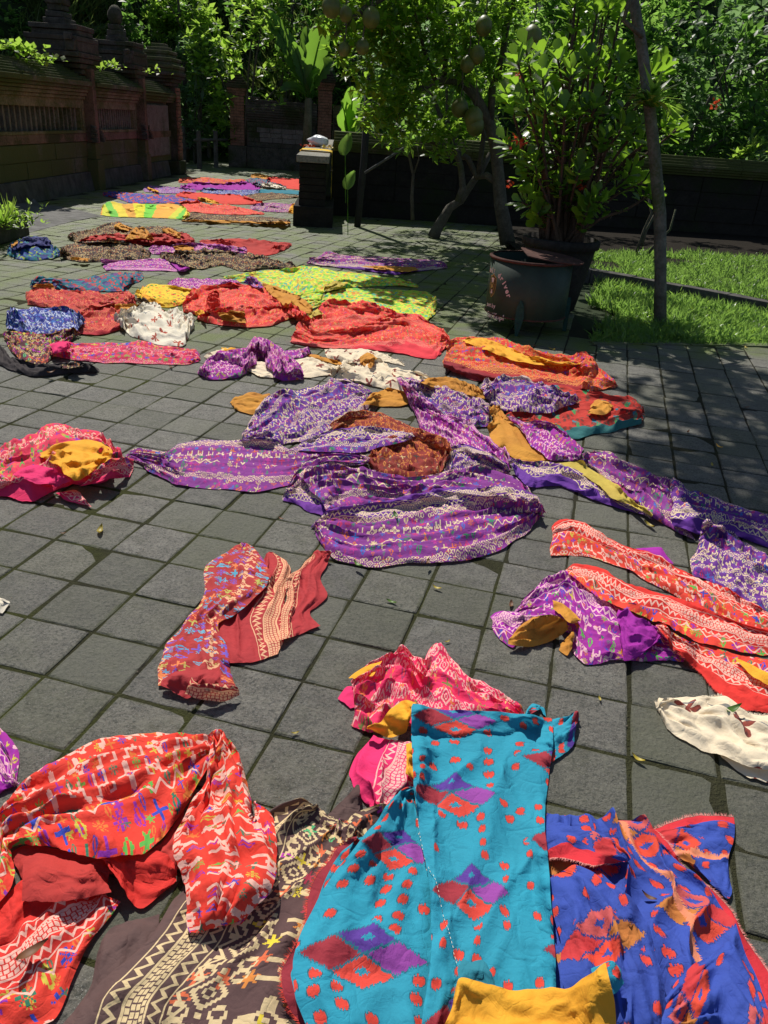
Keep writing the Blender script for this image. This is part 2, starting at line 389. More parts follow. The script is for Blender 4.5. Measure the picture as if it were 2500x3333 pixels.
# plinth stone blocks
for r_ in range(2):
    a = SA
    while a < s2 - .15:
        L_ = rnd.uniform(.75, 1.1); b = min(a + L_, s2 - .12)
        if not (s1 - .16 < a < s1 + .1): part(MB().box((a + .006, -.07, .335 + r_ * .262), (b - .006, -.045 + rnd.uniform(-.006, .008), .335 + r_ * .262 + .252), LW, .003), 'plinth_stone', MOSSY, lw)
        a = b
part(MB().box((SA, -.7, .862), (s3 - .3, -.03, 1.0), LW), 'red_band', REDW, lw)
part(MB().box((SA, -.7, 1.0), (s2 - .12, -.33, 1.62), LW), 'back_panel', DARK, lw)
bays = [(SA, s1 - .13), (s1 + .13, s2 - .11)]
for a, b in bays:
    part(MB().box((a, -.33, 1.001), (b, -.02, 1.05), LW), 'sill', OCH, lw); part(MB().box((a, -.33, 1.42), (b, -.02, 1.565), LW), 'lintel', OCH, lw)
    part(MB().box((b - .1, -.33, 1.051), (b - .001, -.025, 1.419), LW), 'jamb', OCH, lw)
    part(MB().box((b - .135, -.30, 1.051), (b - .102, -.045, 1.419), LW), 'inner_jamb', OCH, lw)
    nb = 28 if a == SA else 20; st = (b - .15 - a) / nb
    me0 = None
    for k in range(nb):
        s = a + st * (k + .5)
        o = MB().box((-.029, -.035, -.184), (.029, .035, .184), lambda x, y, z: (ld[0] * x + ln[0] * y, ld[1] * x + ln[1] * y, z), .002)
        if me0 is None: me0 = o.mesh('baluster')
        q = link('baluster', me0, GRIL, lw); q.location = LW(s, -.14, 1.235); q.rotation_euler = (0, 0, rnd.uniform(-.05, .05))
    # stepped cornice, widest at the drip ledge, then the stepped roof
    z = 1.566
    for (h, d) in ((.055, .02), (.06, .055), (.05, .085), (.055, .12), (.085, .17)):
        part(MB().box((a, -.62, z), (b + (.0), d, z + h - .004), LW, .003), 'cornice_course', OCH if d < .1 else COPE, lw, .008); z += h
    for k in range(6):
        c = a
        while c < b - .02:
            e = min(c + rnd.uniform(.5, .9), b)
            part(MB().box((c + .002, -.62 + .03 * k, z), (e - .002, .13 - .07 * k + rnd.uniform(-.006, .006), z + .036), LW, .002), 'coping_tile', COPE, lw, .006); c = e
        z += .039
# blank end panel
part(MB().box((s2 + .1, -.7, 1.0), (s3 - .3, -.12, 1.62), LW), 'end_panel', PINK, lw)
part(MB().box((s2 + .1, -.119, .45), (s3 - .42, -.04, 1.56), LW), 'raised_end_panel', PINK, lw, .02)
z = 1.621
for (h, d) in ((.055, .02), (.06, .05), (.06, .09)):
    part(MB().box((s2 + .1, -.62, z), (s3 - .1, d, z + h - .004), LW), 'cornice_course', COPE, lw, .008); z += h
for k in range(6):
    part(MB().box((s2 + .1, -.62 + .03 * k, z), (s3 - .15, .1 - .06 * k, z + .040), LW, .003), 'coping_tile', COPE, lw, .006); z += .043
def pillar(fr, s, name, spire, wd=.12, hgt=2.0, red=REDW, massw=.42, carved=True):
    g = empty(name, (0, 0, 0)); q = []
    part(MB().box((s - wd * 1.3, -.5, 0), (s + wd * 1.3, .16, .55), fr, .006), 'base', MOSSY, g, .01)
    part(MB().box((s - wd, -.5, .551), (s + wd, .13, .84), fr, .004), 'foot', MOSSY, g, .01)
    part(MB().box((s - wd * .7, -.4, .841), (s + wd * .7, .155, hgt + .1), fr, .003), 'shaft', red, g, .008)
    if carved:
        m = MB()
        for i in range(7):
            for sg in (-1, 1):
                a = i / 6; m.box((s + sg * (wd * (1.5 - .5 * a)) - .05, .1 - .03 * a, .86 + .04 * i), (s + sg * (wd * (1.5 - .5 * a)) + .05, .22 - .06 * a, .895 + .04 * i), fr, .012)
        part(m, 'carved_bracket', DARK, g, .006)
    z = hgt; wds = [massw * .55, massw * .75, massw, massw * 1.12, massw * .95, massw, massw * .7, massw * .8]
    for i, ww in enumerate(wds):
        h = .085 if i not in (4,) else .17
        part(MB().box((s - ww, -.55 - ww * .6, z), (s + ww, -.02 + ww * .28, z + h - .004), fr, .006), 'cap_course', DARK, g, .012); z += h
    for sg in (-1, 1):
        m = MB().box((s + sg * massw * 1.02 - .06, -.1, hgt + .34), (s + sg * massw * 1.02 + .06, .08, hgt + .52), fr, .02).box((s + sg * massw * 1.12 - .05, -.08, hgt + .52), (s + sg * massw * 1.12 + .05, .05, hgt + .62), fr, .02)
        part(m, 'corner_finial', DARK, g, .02)
    zz = z; 
    for i, ww in enumerate([massw * .5, massw * .42, massw * .34, massw * .40, massw * .44, massw * .36][:spire]):
        part(MB().box((s - ww, -.4 - ww * .7, zz), (s + ww, -.4 + ww * .9, zz + .10), fr, .012), 'spire_course', DARK, g, .02); zz += .104
    v, f = gridmesh(0, 1, 0, 1, 13, 9, lambda X, Y: 0 * X); vv = []
    for x, y, _ in v:
        a, b = x * 2 * PI, (y - .5) * PI; r = massw * .34 * math.cos(b) * (1 + .18 * math.sin(3 * a) * math.cos(2 * b)); vv.append(fr(s + r * math.cos(a), -.38 + r * math.sin(a), zz + .16 + .2 * math.sin(b)))
    link('carved_head', npmesh('carved_head', np.array(vv), f), DARK, g)
    return g
g1 = tag(pillar(LW, s1, 'wall_pillar', 6, .12, 1.98, massw=.50), 'dark carved pillar with tall stepped spire between the two grilles of the mossy wall', 'pillar', 'carved pillars of the courtyard wall')
g2 = tag(pillar(LW, s2, 'wall_pillar', 3, .11, 1.95, massw=.44), 'dark carved pillar with rounded head right of the second baluster grille', 'pillar', 'carved pillars of the courtyard wall')
# end pillar with stepped roof
g3 = tag(empty('end_pillar'), 'tall brick pillar with tiered dark roof closing the end of the mossy wall', 'pillar')
part(MB().box((s3 - .36, -.75, 0), (s3 + .25, .16, .30), LW, .006), 'base', DARK, g3, .012)
part(MB().box((s3 - .10, -.70, .301), (s3 + .20, .06, 1.98), LW, .004), 'shaft', DARK, g3, .01)
for k in range(20):
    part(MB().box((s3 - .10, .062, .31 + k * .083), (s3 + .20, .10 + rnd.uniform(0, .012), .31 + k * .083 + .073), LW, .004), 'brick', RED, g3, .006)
z = 1.99
for i, ww in enumerate([.30, .36, .42, .46, .42, .44, .36, .38, .28, .30, .2, .12]):
    part(MB().box((s3 + .05 - ww * 1.5, -.35 - ww, z), (s3 + .05 + ww * .75, -.25 + ww, z + .072), LW, .005), 'roof_course', DARK if i < 4 else COPE, g3, .012); z += .075
# ---- second higher wall behind
BW, bl, bd_, bn_ = frame(np.array(LW(-4, -2.6, 0)[:2]), np.array(LW(3.2, -2.6, 0)[:2]))
bw = tag(empty('rear_wall'), 'higher dark terrace wall with a row of slats behind the mossy wall, upper left', 'wall')
part(MB().box((0, -.5, 0), (bl, 0, 2.3), BW), 'wall_body', DARK, bw)
part(MB().box((0, -.5, 2.75), (bl, .05, 2.95), BW), 'lintel', DARK, bw)
part(MB().box((0, -.5, 2.3), (bl, -.25, 2.75), BW), 'back_panel', DARK, bw)
me0 = MB().box((-.04, -.04, -.22), (.04, .04, .22), lambda x, y, z: (bd_[0] * x + bn_[0] * y, bd_[1] * x + bn_[1] * y, z)).mesh('baluster')
for k in range(34):
    q = link('baluster', me0, DARK, bw); q.location = BW(.1 + k * .21, -.1, 2.525)
z = 2.951
for k, d in enumerate((.1, .16, .22, .12, .05, -.02, -.09)):
    part(MB().box((0, -.5, z), (bl, d, z + .06), BW, .004), 'coping_course', COPE, bw, .008); z += .063

# ---- far wall with two brick pillars
F0 = at(749, 543)[:2]; F1 = F0 + np.array([R0[0], R0[1]]) * 2.95 + FH[:2] * .4
FWf, fl, fd, fn = frame(F0, F1)
def brick_pillar(s, label, z0=.62, w=.42, rows=18, extra=0.):
    g = tag(empty('brick_pillar'), label, 'pillar', 'brick gate pillars at the far end')
    part(MB().box((s - .06, -.5, 0), (s + w + .06, .09, z0 - .02), FWf, .006), 'base', DARK, g, .015)
    part(MB().box((s + .02, -.42, z0 - .019), (s + w - .02, -.02, z0 + rows * .078), FWf), 'core', DARK, g)
    for r_ in range(rows):
        z = z0 - .015 + r_ * .078; off = 0 if r_ % 2 else .5; a = s
        cuts = [s, s + w * .5, s + w] if off else [s, s + w * .28, s + w * .74, s + w]
        for c0, c1 in zip(cuts, cuts[1:]):
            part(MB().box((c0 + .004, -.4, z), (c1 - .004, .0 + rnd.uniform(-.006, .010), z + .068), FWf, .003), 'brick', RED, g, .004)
    z = z0 + rows * .078
    for i, ww in enumerate([.02, .045, .07, .09]):
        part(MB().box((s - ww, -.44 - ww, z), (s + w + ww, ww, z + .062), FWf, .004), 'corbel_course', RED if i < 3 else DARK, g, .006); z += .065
    for i in range(7):
        ww = .10 - .042 * i
        part(MB().box((s - ww, -.44 - ww, z), (s + w + ww, ww, z + .05), FWf, .004), 'cap_course', DARK, g, .01); z += .062
    return g
brick_pillar(.02, 'slim red brick pillar with stepped cap at the left end of the far wall', .62, .42, 17)
brick_pillar(2.62, 'slim red brick pillar with stepped cap right of the far wall, above the low wall', .62, .42, 21)
fwl = tag(empty('far_wall'), 'low dark stone wall between the two brick pillars at the back of the yard', 'wall')
part(MB().box((.50, -.35, 0), (2.6, .02, .60), FWf, .004), 'plinth', DARK, fwl, .01)
part(MB().box((.50, -.33, .601), (2.6, -.09, 1.42), FWf), 'core', DARK, fwl)
for r_ in range(5):
    a = .52
    while a < 2.55:
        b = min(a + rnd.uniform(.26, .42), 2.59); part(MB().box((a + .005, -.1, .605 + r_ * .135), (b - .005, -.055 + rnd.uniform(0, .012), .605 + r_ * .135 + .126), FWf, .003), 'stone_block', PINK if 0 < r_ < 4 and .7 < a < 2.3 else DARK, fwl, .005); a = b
z = 1.29
for d in (-.03, .0, .04, .07, .09, .10, .04, -.01, -.06):
    part(MB().box((.5, -.40, z), (2.6, d, z + .062), FWf, .004), 'coping_course', DARK, fwl, .01); z += .066
for a in (.62, 1.45, 2.2): part(MB().box((a, -.3, z), (a + .28, -.06, z + .07), FWf, .01), 'finial_block', DARK, fwl, .02)
rwl = tag(empty('garden_side_wall'), 'mossy topped wall running right from the second brick pillar under the pomelo leaves', 'wall')
part(MB().box((3.1, -.45, 0), (7.5, -.1, 1.35), FWf), 'wall_body', DARK, rwl)
z = 1.351
for k, d in enumerate((.0, .05, .10, .03, -.03, -.09)):
    part(MB().box((3.1, -.5, z), (7.5, d, z + .085), FWf, .006), 'coping_course', MOSSY if k > 1 else DARK, rwl, .012); z += .088

# ---- low wall that ends in the foreground post
W0 = np.array([-3.36, 10.86]); W1 = np.array([-6.35, 19.9]); WF_, wl, wd_, wn_ = frame(W0, W1)
lo = tag(empty('low_wall'), 'low dark stone wall with flat cap running back from the yard to the brick pillar', 'wall')
def WL(s, q, z):   # q to the right of the running direction
    n = np.array([wd_[1], -wd_[0]]); p = W0 + wd_ * s + n * q; return (p[0], p[1], z)
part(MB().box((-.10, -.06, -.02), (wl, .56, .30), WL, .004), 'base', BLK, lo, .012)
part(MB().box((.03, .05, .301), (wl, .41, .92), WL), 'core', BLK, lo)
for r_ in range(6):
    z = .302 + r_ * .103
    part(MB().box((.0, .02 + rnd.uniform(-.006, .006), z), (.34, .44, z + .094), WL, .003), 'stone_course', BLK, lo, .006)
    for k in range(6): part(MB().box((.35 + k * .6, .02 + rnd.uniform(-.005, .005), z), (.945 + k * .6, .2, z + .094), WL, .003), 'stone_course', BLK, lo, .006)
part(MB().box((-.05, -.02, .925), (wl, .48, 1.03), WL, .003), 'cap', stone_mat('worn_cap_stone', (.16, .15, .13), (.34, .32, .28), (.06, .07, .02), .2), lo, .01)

# ---- dark garden wall across the right
G0 = V(1085, 500, 15.0)[:2]; G1 = V(2700, 560, 15.6)[:2]; GW_, gl, gd, gn = frame(G0, G1)
gw = tag(empty('garden_wall'), 'long dark brick garden wall with layered coping behind the trees and lawn', 'wall')
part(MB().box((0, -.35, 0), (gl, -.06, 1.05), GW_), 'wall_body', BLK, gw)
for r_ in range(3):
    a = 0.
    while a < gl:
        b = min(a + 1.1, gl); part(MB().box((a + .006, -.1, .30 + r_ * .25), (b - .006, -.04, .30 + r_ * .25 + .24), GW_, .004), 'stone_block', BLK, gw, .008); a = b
z = 1.051
for k, d in enumerate((.0, .05, .09, .12, .08, .03, -.02)):
    a = 0.
    while a < gl:
        b = min(a + 2.4, gl); part(MB().box((a + .003, -.42, z), (b - .003, d, z + .042), GW_, .003), 'coping_tile', COPE, gw, .006); a = b
    z += .0445

# ---- ruined split gate stack at the left edge
LS = at(62, 642)
st = tag(empty('stone_stack'), 'jagged stack of dark split gate stones rising at the left edge of the photo', 'gate stones')
c0_ = np.array([LS[0] - .42, LS[1] + .1])
dr = np.array([R0[0], R0[1]])
def SF(s, q, z): return (c0_[0] + dr[0] * s - FH[0] * q, c0_[1] + dr[1] * s - FH[1] * q, z)
part(MB().box((-1.2, -.6, -.02), (.72, .25, .33), SF, .01), 'mossy_base', MOSSY, st, .03)
z = .331; prof = [.34, .20, .36, .44, .30, .48, .52, .30, .42, .2, .16, .30, .22, .06, .12, -.04, .02, -.1]
for i, w_ in enumerate(prof):
    h = .075
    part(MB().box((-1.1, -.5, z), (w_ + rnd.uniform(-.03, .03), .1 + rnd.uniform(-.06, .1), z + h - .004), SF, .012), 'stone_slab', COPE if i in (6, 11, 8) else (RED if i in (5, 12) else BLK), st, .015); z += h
# ---- planter with ferny plants at the left edge
pl = tag(empty('planter'), 'dark rough stone planter kerb holding leafy plants at the left edge', 'planter')
pb = at(98, 768)[:2]; pe = at(-160, 850)[:2]; PLF, pll, pd_, pn_ = frame(pb, pe)
part(MB().box((0, -.12, 0), (pll, 0, .26), PLF, .006), 'kerb', DARK, pl, .015)
pe2 = at(40, 700)[:2]
part(MB().box((.0, -2.0, 0), (.12, -.121, .25), PLF, .006), 'kerb', DARK, pl, .015)
part(MB().box((.12, -1.9, 0), (pll, -.12, .20), PLF), 'soil_fill', SOIL, pl)
ap = [at(x, y) for x, y in ((-200, 760), (100, 757), (232, 722), (330, 703), (250, 683), (125, 662), (100, 655), (-200, 660))]
MB().add([(p[0], p[1], .004 + (.10 if i in (0, 6, 7) else .0)) for i, p in enumerate(ap)], [tuple(range(8))]).obj('concrete_apron', CONC, kind='structure')

# ---- wooden rail posts by the path
WOOD = stone_mat('grey_weathered_wood', (.05, .045, .038), (.15, .135, .115), (.05, .06, .02), .2)
def rail(pts, hts, rails, label, r=.07):
    g = tag(empty('post_rail'), label, 'railing', 'grey post railings at the far path'); 
    for (x, y), h in zip(pts, hts):
        p = at(x, y); MB().tube([(p[0], p[1], -.02), (p[0] + .005, p[1], h)], [r, r * .93], 9).obj('post', WOOD, g, bevel=.01)
    for z in rails:
        q = [at(x, y) for x, y in pts]; m = MB()
        d = (q[-1] - q[0]); d /= np.linalg.norm(d)
        m.tube([tuple(q[0] - d * .25 + [0, 0, z]), tuple(q[-1] + d * (1.2 if len(q) == 2 else .2) + [0, 0, z])], .04, 8); m.obj('rail', WOOD, g, smooth=True)
    return g
rail([(650, 549), (704, 545)], [.98, .98], [.74], 'nearer pair of grey wooden posts with one thick rail beside the far path')
rail([(600, 533), (637, 530), (682, 524), (727, 519)], [1.02, .98, .98, 1.0], [.42, .82], 'farther row of four grey posts with two thin rails at the hillside')
pathm = MB().add([(*at(600, 541)[:2], -.006), (*at(760, 541)[:2], -.006), (*at(790, 500)[:2], -.006), (*at(600, 505)[:2], -.006)], [(0, 1, 2, 3)])
# ================================================================== CLOTH MATERIALS
def fabric(M, col, sheen=0.):
    col = M.mix(.07, col, (.42, .38, .38))
    uv = M.n('UVMap').outputs[0]; p = M.pos()
    a = M.noise(p, 26, 4, .55, dist=1.2); b = M.noise(p, 90, 3, .6); u, v, _ = M.sep(uv)
    weave = (sin_(u * 2600.) * sin_(v * 2600.))
    fade = M.noise(p, 5, 3, .5)
    col = M.mix(M.mapr(fade, .35, .7, 0, .10), col, (.8, .8, .8), 'MULTIPLY')
    c1 = M.mapr(abs_(M.noise(p, 7.5, 2, .5, dist=.8) - .5), 0., .055); c2 = M.mapr(abs_(M.noise(p, 17., 2, .5, dist=1.) - .5), 0., .06)
    nb = M.bump(a * .9 + b * .25 + weave * .02 + c1 * .40 + c2 * .16, .5, .007)
    d = M.bsdf(col, .82, nb, .18)
    tr = M.n('BsdfTranslucent'); M.set(tr.inputs[0], col); M.set(tr.inputs[1], nb)
    mx = M.n('MixShader'); mx.inputs[0].default_value = .14; M.set(mx.inputs[1], d); M.set(mx.inputs[2], tr.outputs[0])
    return M.fin(mx.outputs[0])
PALS = {
 'multi': [lin(40, 70, 190), lin(90, 180, 70), lin(225, 120, 40), lin(150, 30, 170), lin(205, 190, 60), lin(30, 120, 90)],
 'purple': [lin(40, 110, 200), lin(40, 140, 90), lin(225, 110, 50), lin(200, 35, 100), lin(222, 196, 140), lin(190, 40, 150)],
 'brown': [lin(240, 215, 50), lin(200, 40, 190), lin(235, 110, 60), lin(80, 190, 120), lin(200, 50, 80), lin(230, 140, 50)],
 'maroon': [lin(90, 180, 210), lin(120, 90, 200), lin(190, 190, 90), lin(120, 80, 190), lin(235, 130, 70), lin(80, 160, 200)],
 'gold': [lin(220, 140, 60), lin(120, 35, 35), lin(220, 190, 130), lin(60, 50, 40), lin(200, 120, 50), lin(150, 60, 40)],
 'red2': [lin(240, 140, 60), lin(200, 40, 60), lin(240, 190, 110), lin(180, 50, 110), lin(120, 130, 60), lin(250, 110, 60)],
 'bluew': [lin(210, 220, 240), lin(60, 120, 200), lin(90, 150, 110), lin(200, 170, 80), lin(120, 80, 190), lin(220, 225, 240)],
}
def songket(name, base, plain=None, cream=lin(240, 215, 165), pal='multi', s=.085, b0=.085, hue=0., dense=1., rows=4):
    plain = plain or base; M = Mat(name); t = M.t; u, v, _ = M.sep(M.n('UVMap').outputs[0])
    bw = .105; vb = b0 + bw
    jx = (M.noise(M.pos(), 160, 2) - .5) * .0012
    u = u + jx
    a = u / s; b = (v - vb) / s; r = floor_(b); k = (r - floor_(r / 2.) * 2.) * 2. if rows == 2 else floor_(M.white(r, float(len(name) * 3 + int(s * 1000))) * (rows - .001))
    a2 = a + .5 * (r - floor_(r / 2.) * 2.)
    cx = floor_(a2); fx = fract_(a2) - .5; fy = fract_(b) - .5
    Q = 20.; qx = (floor_(fx * Q) + .5) / Q; qy = (floor_(fy * Q) + .5) / Q; ax = abs_(qx); ay = abs_(qy); dia = ax + ay
    rad = sqrt_(qx * qx + qy * qy); th = mth(t, 'ARCTAN2', qy, qx); h = M.white(cx, r); h2 = M.white(cx, r, 3.)
    # nested lozenge with curls
    lz = ((dia < .34) & (dia > .22)) | ((dia < .13) & (dia > .05))
    rc = sqrt_((ax - .36) * (ax - .36) + (ay - .30) * (ay - .30)); curl = ((rc < .15) & (rc > .085)) | ((abs_(ax - .24) < .035) & (ay < .42) & (ay > .26)) | ((dia > .36) & (ay < .05) & (ax < .47))
    m0 = lz | curl
    # creature motif: body, legs, curved neck
    sg = mth(t, 'SIGN', h2 - .5); sx = qx * sg
    body = (((sx / .27) * (sx / .27) + (qy / .13) * (qy / .13)) < 1.) | ((abs_(sx - .20) < .055) & (qy < .36) & (qy > -.05)) | (((sx - .30) * (sx - .30) + (qy - .34) * (qy - .34)) < .012)
    legs = ((abs_(abs_(sx) - .19) < .062) & (qy < 0.) & (qy > -.40)) | ((abs_(sx + .33) < .05) & (qy > -.05) & (qy < .30)) | ((abs_(sx + .24) < .08) & (abs_(qy - .27) < .045))
    flw = (rad < (.31 + .13 * cos_(th * 4.))) & inv((dia < .17) & (dia > .09)) & inv((abs_(ax - ay) < .022) & (rad > .2))
    m2a = (body | legs) & inv((dia < .10) & (dia > .045)); m2 = mth(t, 'ADD', m2a * (h > .5), flw * (h < .5))
    # coloured stars / leaves, four sizes of cell
    def stars(sc_, off, seed, thr=.15):
        A = a * sc_ + off; B = b * sc_ + off * .7; ci = floor_(A); cj = floor_(B); gx = fract_(A) - .5; gy = fract_(B) - .5
        QQ = 14.; gx = (floor_(gx * QQ) + .5) / QQ; gy = (floor_(gy * QQ) + .5) / QQ
        hh = M.white(ci, cj, seed); R = sqrt_(gx * gx + gy * gy); TH = mth(t, 'ARCTAN2', gy, gx); n = 4. + floor_(hh * 2.99) * 2.
        leaf = abs_(gx) * (1.25 + hh * .8) + abs_(gy) * .95
        st = R < (.25 + .17 * cos_(TH * n)); lf = (leaf < .46) & inv((abs_(gx) < .045) & (leaf < .3))
        hsel = M.white(ci, cj, seed + 1.); mk = mth(t, 'ADD', st * (hsel > .45), lf * (hsel < .45)) & (M.white(ci, cj, seed + 2.) > thr)
        return mk, M.white(ci, cj, seed + 4.)
    s1m, s1c = stars(1.35, 0., 7., .12 / dense); s2m, s2c = stars(2.3, .31, 17., .45 if dense == 1. else .62)
    P = [(i / 6. + (.001 if i else 0), c) for i, c in enumerate(PALS[pal])]
    isA = abs_(k) < .5; isC = abs_(k - 2.) < .5; odd = inv(isA) & inv(isC)
    col = M.mix(M.mapr(M.noise(M.pos(), 3., 2), .35, .65), base, tuple(min(1, x * 1.1) for x in base))
    col = M.mix((s2m & (isA | isC | odd)) * .9, col, M.ramp(s2c, P, 'CONSTANT'))
    col = M.mix(s1m & odd, col, M.ramp(s1c, P, 'CONSTANT'))
    col = M.mix(((m0 & isA) | (m2 & isC)) * .96, col, cream)
    tr_ = abs_(fract_(u / .055) - .5) * .055
    zz = (M.white(floor_((v - vb) / (4. * s)), 31.) > .35) & (abs_((v - vb) - floor_((v - vb) / (4. * s)) * (4. * s) - .004 - tr_ * .8) < .0032)
    col = M.mix(zz, col, cream)
    # woven hem: stripes, zigzags, little bricks
    tt = v - b0; inb = (tt > 0.) & (tt < bw); z1 = abs_(abs_(tt - .0525) - .036 - (abs_(fract_(u / .026) - .5) - .25) * .030) < .0042
    li = (abs_(abs_(tt - .0525) - .052) < .0022) | (abs_(abs_(tt - .0525) - .0195) < .0022)
    rw = floor_(tt / .0085); br = (abs_(tt - .0525) < .017) & (fract_(tt / .0085) > .22) & (fract_(u / .013 + M.white(rw, 2.)) > .22)
    bc = M.mix((z1 | li | br), plain, cream)
    col = M.mix(inb, col, bc); col = M.mix(tt < 0., col, plain)
    return fabric(M, col)
def ikat(name, base, reds, s=.27, hem=None, stripe=None, dots=lin(225, 60, 40), hu=.072, hv=.108):
    M = Mat(name); t = M.t; u, v, _ = M.sep(M.n('UVMap').outputs[0])
    jag = (M.white(floor_(v * 620.), 1.) - .5) * .008; jag2 = (M.noise(M.comb(u * 1., v * 1., 0.), 11, 2) - .5) * .012
    U_ = u + jag + jag2; V_ = v + jag2 * .6 + .03
    A = U_ / s; B = V_ / (s * .98); r = floor_(B); A2 = A + .43 * r + M.white(r, 8.) * .25
    fx = (fract_(A2) - .5) * s / hu; fy = (fract_(B) - .5) * s * .98 / hv; p = fx + fy; q = fx - fy; g = .05
    ap, aq = abs_(p), abs_(q)
    ind = (ap < 1.) & (aq < 1.) & (ap > g) & (aq > g)
    same = ((p > 0.) & (q > 0.)) | ((p < 0.) & (q < 0.)); hole = (abs_(ap - .5) < .13) & (abs_(aq - .5) < .13) & same
    pp = p > 0.; qp = q > 0.
    c = M.mix(pp, M.mix(qp, reds[3], reds[1]), M.mix(qp, reds[2], reds[0]))
    col = M.mix(M.mapr(M.noise(M.pos(), 4., 3), .3, .7), base, tuple(x * .84 for x in base))
    d = .043; C = U_ / d; D = V_ / d; rr = floor_(D); C2 = C + .5 * (rr - floor_(rr / 2.) * 2.); ci = floor_(C2)
    gx = fract_(C2) - .5 + (M.white(ci, rr, 2.) - .5) * .3; gy = fract_(D) - .5 + (M.white(ci, rr, 3.) - .5) * .25
    R = mth(t, 'POWER', abs_(gx), 2.6) + mth(t, 'POWER', abs_(gy) * 1.05, 2.6); on = (M.white(ci, rr, 6.) > .50); far = inv((ap < 1.22) & (aq < 1.22))
    col = M.mix((R < .048) & on & far, col, tuple(x * .35 for x in base)); col = M.mix((R < .030) & on & far, col, dots)
    col = M.mix((ap < 1.05) & (aq < 1.05) & inv(ind), col, tuple(x * .5 for x in base)); col = M.mix(ind & inv(hole), col, c)
    if stripe: col = M.mix(abs_(v + (M.white(floor_(u * 620.), 4.) - .5) * .007 - .125) < .0095, col, stripe)
    if hem: col = M.mix(v < .020, col, hem)
    return fabric(M, col)
def plainm(name, c, c2=None):
    M = Mat(name); n = M.noise(M.pos(), 3.5, 3); return fabric(M, M.mix(M.mapr(n, .35, .65), c, c2 or tuple(x * .88 for x in c)))
def floral(name, cs, scale=28., base=None):
    M = Mat(name); uv = M.n('UVMap').outputs[0]; n = M.noise(uv, 14, 3, out='Color')
    q = M.n('VectorMath', operation='MULTIPLY_ADD'); M.set(q.inputs[0], n); q.inputs[1].default_value = (.05, .05, .05); M.set(q.inputs[2], uv)
    vc = M.n('TexVoronoi', feature='F1'); M.set(vc.inputs['Vector'], q.outputs[0]); vc.inputs['Scale'].default_value = scale
    c = M.sep(vc.outputs['Color'])[0]; d = S(M.t, vc.outputs['Distance'])
    col = M.ramp(c, [(i / len(cs) + (.001 if i else 0), k) for i, k in enumerate(cs)], 'CONSTANT')
    if base: col = M.mix(M.mapr(d, .40, .46), col, base)
    return fabric(M, col)
def figures(name, base, fig, dark):
    M = Mat(name); uv = M.n('UVMap').outputs[0]; u, v, _ = M.sep(uv); s = .19
    A = u / s; B = v / s; r = floor_(B); A = A + .5 * (r - floor_(r / 2.) * 2.); h = M.white(floor_(A), r); gx = fract_(A) - .5; gy = fract_(B) - .5
    R = sqrt_(gx * gx + gy * gy); TH = mth(M.t, 'ARCTAN2', gy, gx); n = (M.noise(uv, 90, 3) - .5) * .06
    st = (R + n) < (.15 + .09 * cos_(TH * (3. + floor_(h * 3.)) + h * 6.)); st = st & (h > .25)
    col = M.mix(st, base, M.mix(M.mapr(M.noise(uv, 60, 2), .5, .6), fig, dark))
    ln_ = (abs_(v - .07 + n * .1) < .004) | (abs_(v - .38 + n * .1) < .004)
    return fabric(M, M.mix(ln_ * .8, col, lin(70, 90, 105)))
def stripes(name, cs, w=.22):
    M = Mat(name); uv = M.n('UVMap').outputs[0]; u, v, _ = M.sep(uv); n = (M.noise(uv, 14, 3) - .5) * .10
    return fabric(M, M.ramp(fract_((u + n) / (w * len(cs))), [(i / len(cs) + (.001 if i else 0), k) for i, k in enumerate(cs)], 'CONSTANT'))

CREAM = lin(238, 214, 168); PINKC = lin(250, 205, 185)
red_sk = songket('red_songket', lin(226, 50, 28), lin(222, 36, 22), lin(244, 190, 172), 'multi', .070, .095, rows=4.6)
red_long = songket('orange_red_songket', lin(228, 58, 34), lin(232, 38, 24), lin(246, 195, 175), 'multi', .062, .045, rows=6)
brown_sk = songket('brown_songket', lin(84, 56, 54), lin(90, 64, 60), lin(226, 200, 150), 'brown', .105, .035, rows=2)
pink_sk = songket('hot_pink_songket', lin(236, 34, 96), lin(240, 30, 110), lin(250, 190, 180), 'red2', .062, .06, rows=6)
pink2 = songket('rose_songket', lin(232, 52, 90), lin(236, 24, 96), lin(250, 190, 170), 'multi', .085, .05)
mar_sk = songket('brick_red_songket', lin(176, 44, 44), lin(182, 40, 46), lin(240, 185, 140), 'maroon', .062, .10, rows=4.4)
pur_sk = songket('purple_songket', lin(132, 42, 138), lin(108, 36, 150), CREAM, 'purple', .052, .045, rows=4.2, dense=.34)
vio_sk = songket('violet_songket', lin(104, 36, 142), lin(102, 38, 152), CREAM, 'purple', .050, .05, rows=4.2, dense=.34)
mag_sk = songket('magenta_songket', lin(160, 20, 150), lin(168, 10, 168), lin(244, 190, 200), 'multi', .058, .07, rows=6)
rust_sk = songket('rust_songket', lin(140, 30, 16), None, lin(214, 120, 30), 'gold', .055, -.2)
dkb_sk = songket('black_gold_songket', lin(34, 20, 18), lin(26, 16, 16), lin(206, 176, 120), 'gold', .05, .02)
dkf_sk = songket('dark_floral_songket', lin(84, 26, 40), lin(34, 24, 26), lin(214, 190, 130), 'brown', .06, .03)
cor_sk = songket('coral_songket', lin(232, 54, 44), lin(240, 50, 66), lin(240, 130, 110), 'red2', .06, .05)
crim_sk = songket('crimson_songket', lin(190, 28, 34), lin(190, 22, 40), lin(226, 110, 80), 'red2', .06, .03)
scar_sk = songket('scarlet_songket', lin(216, 40, 26), lin(170, 14, 30), lin(236, 150, 70), 'multi', .065, .05)
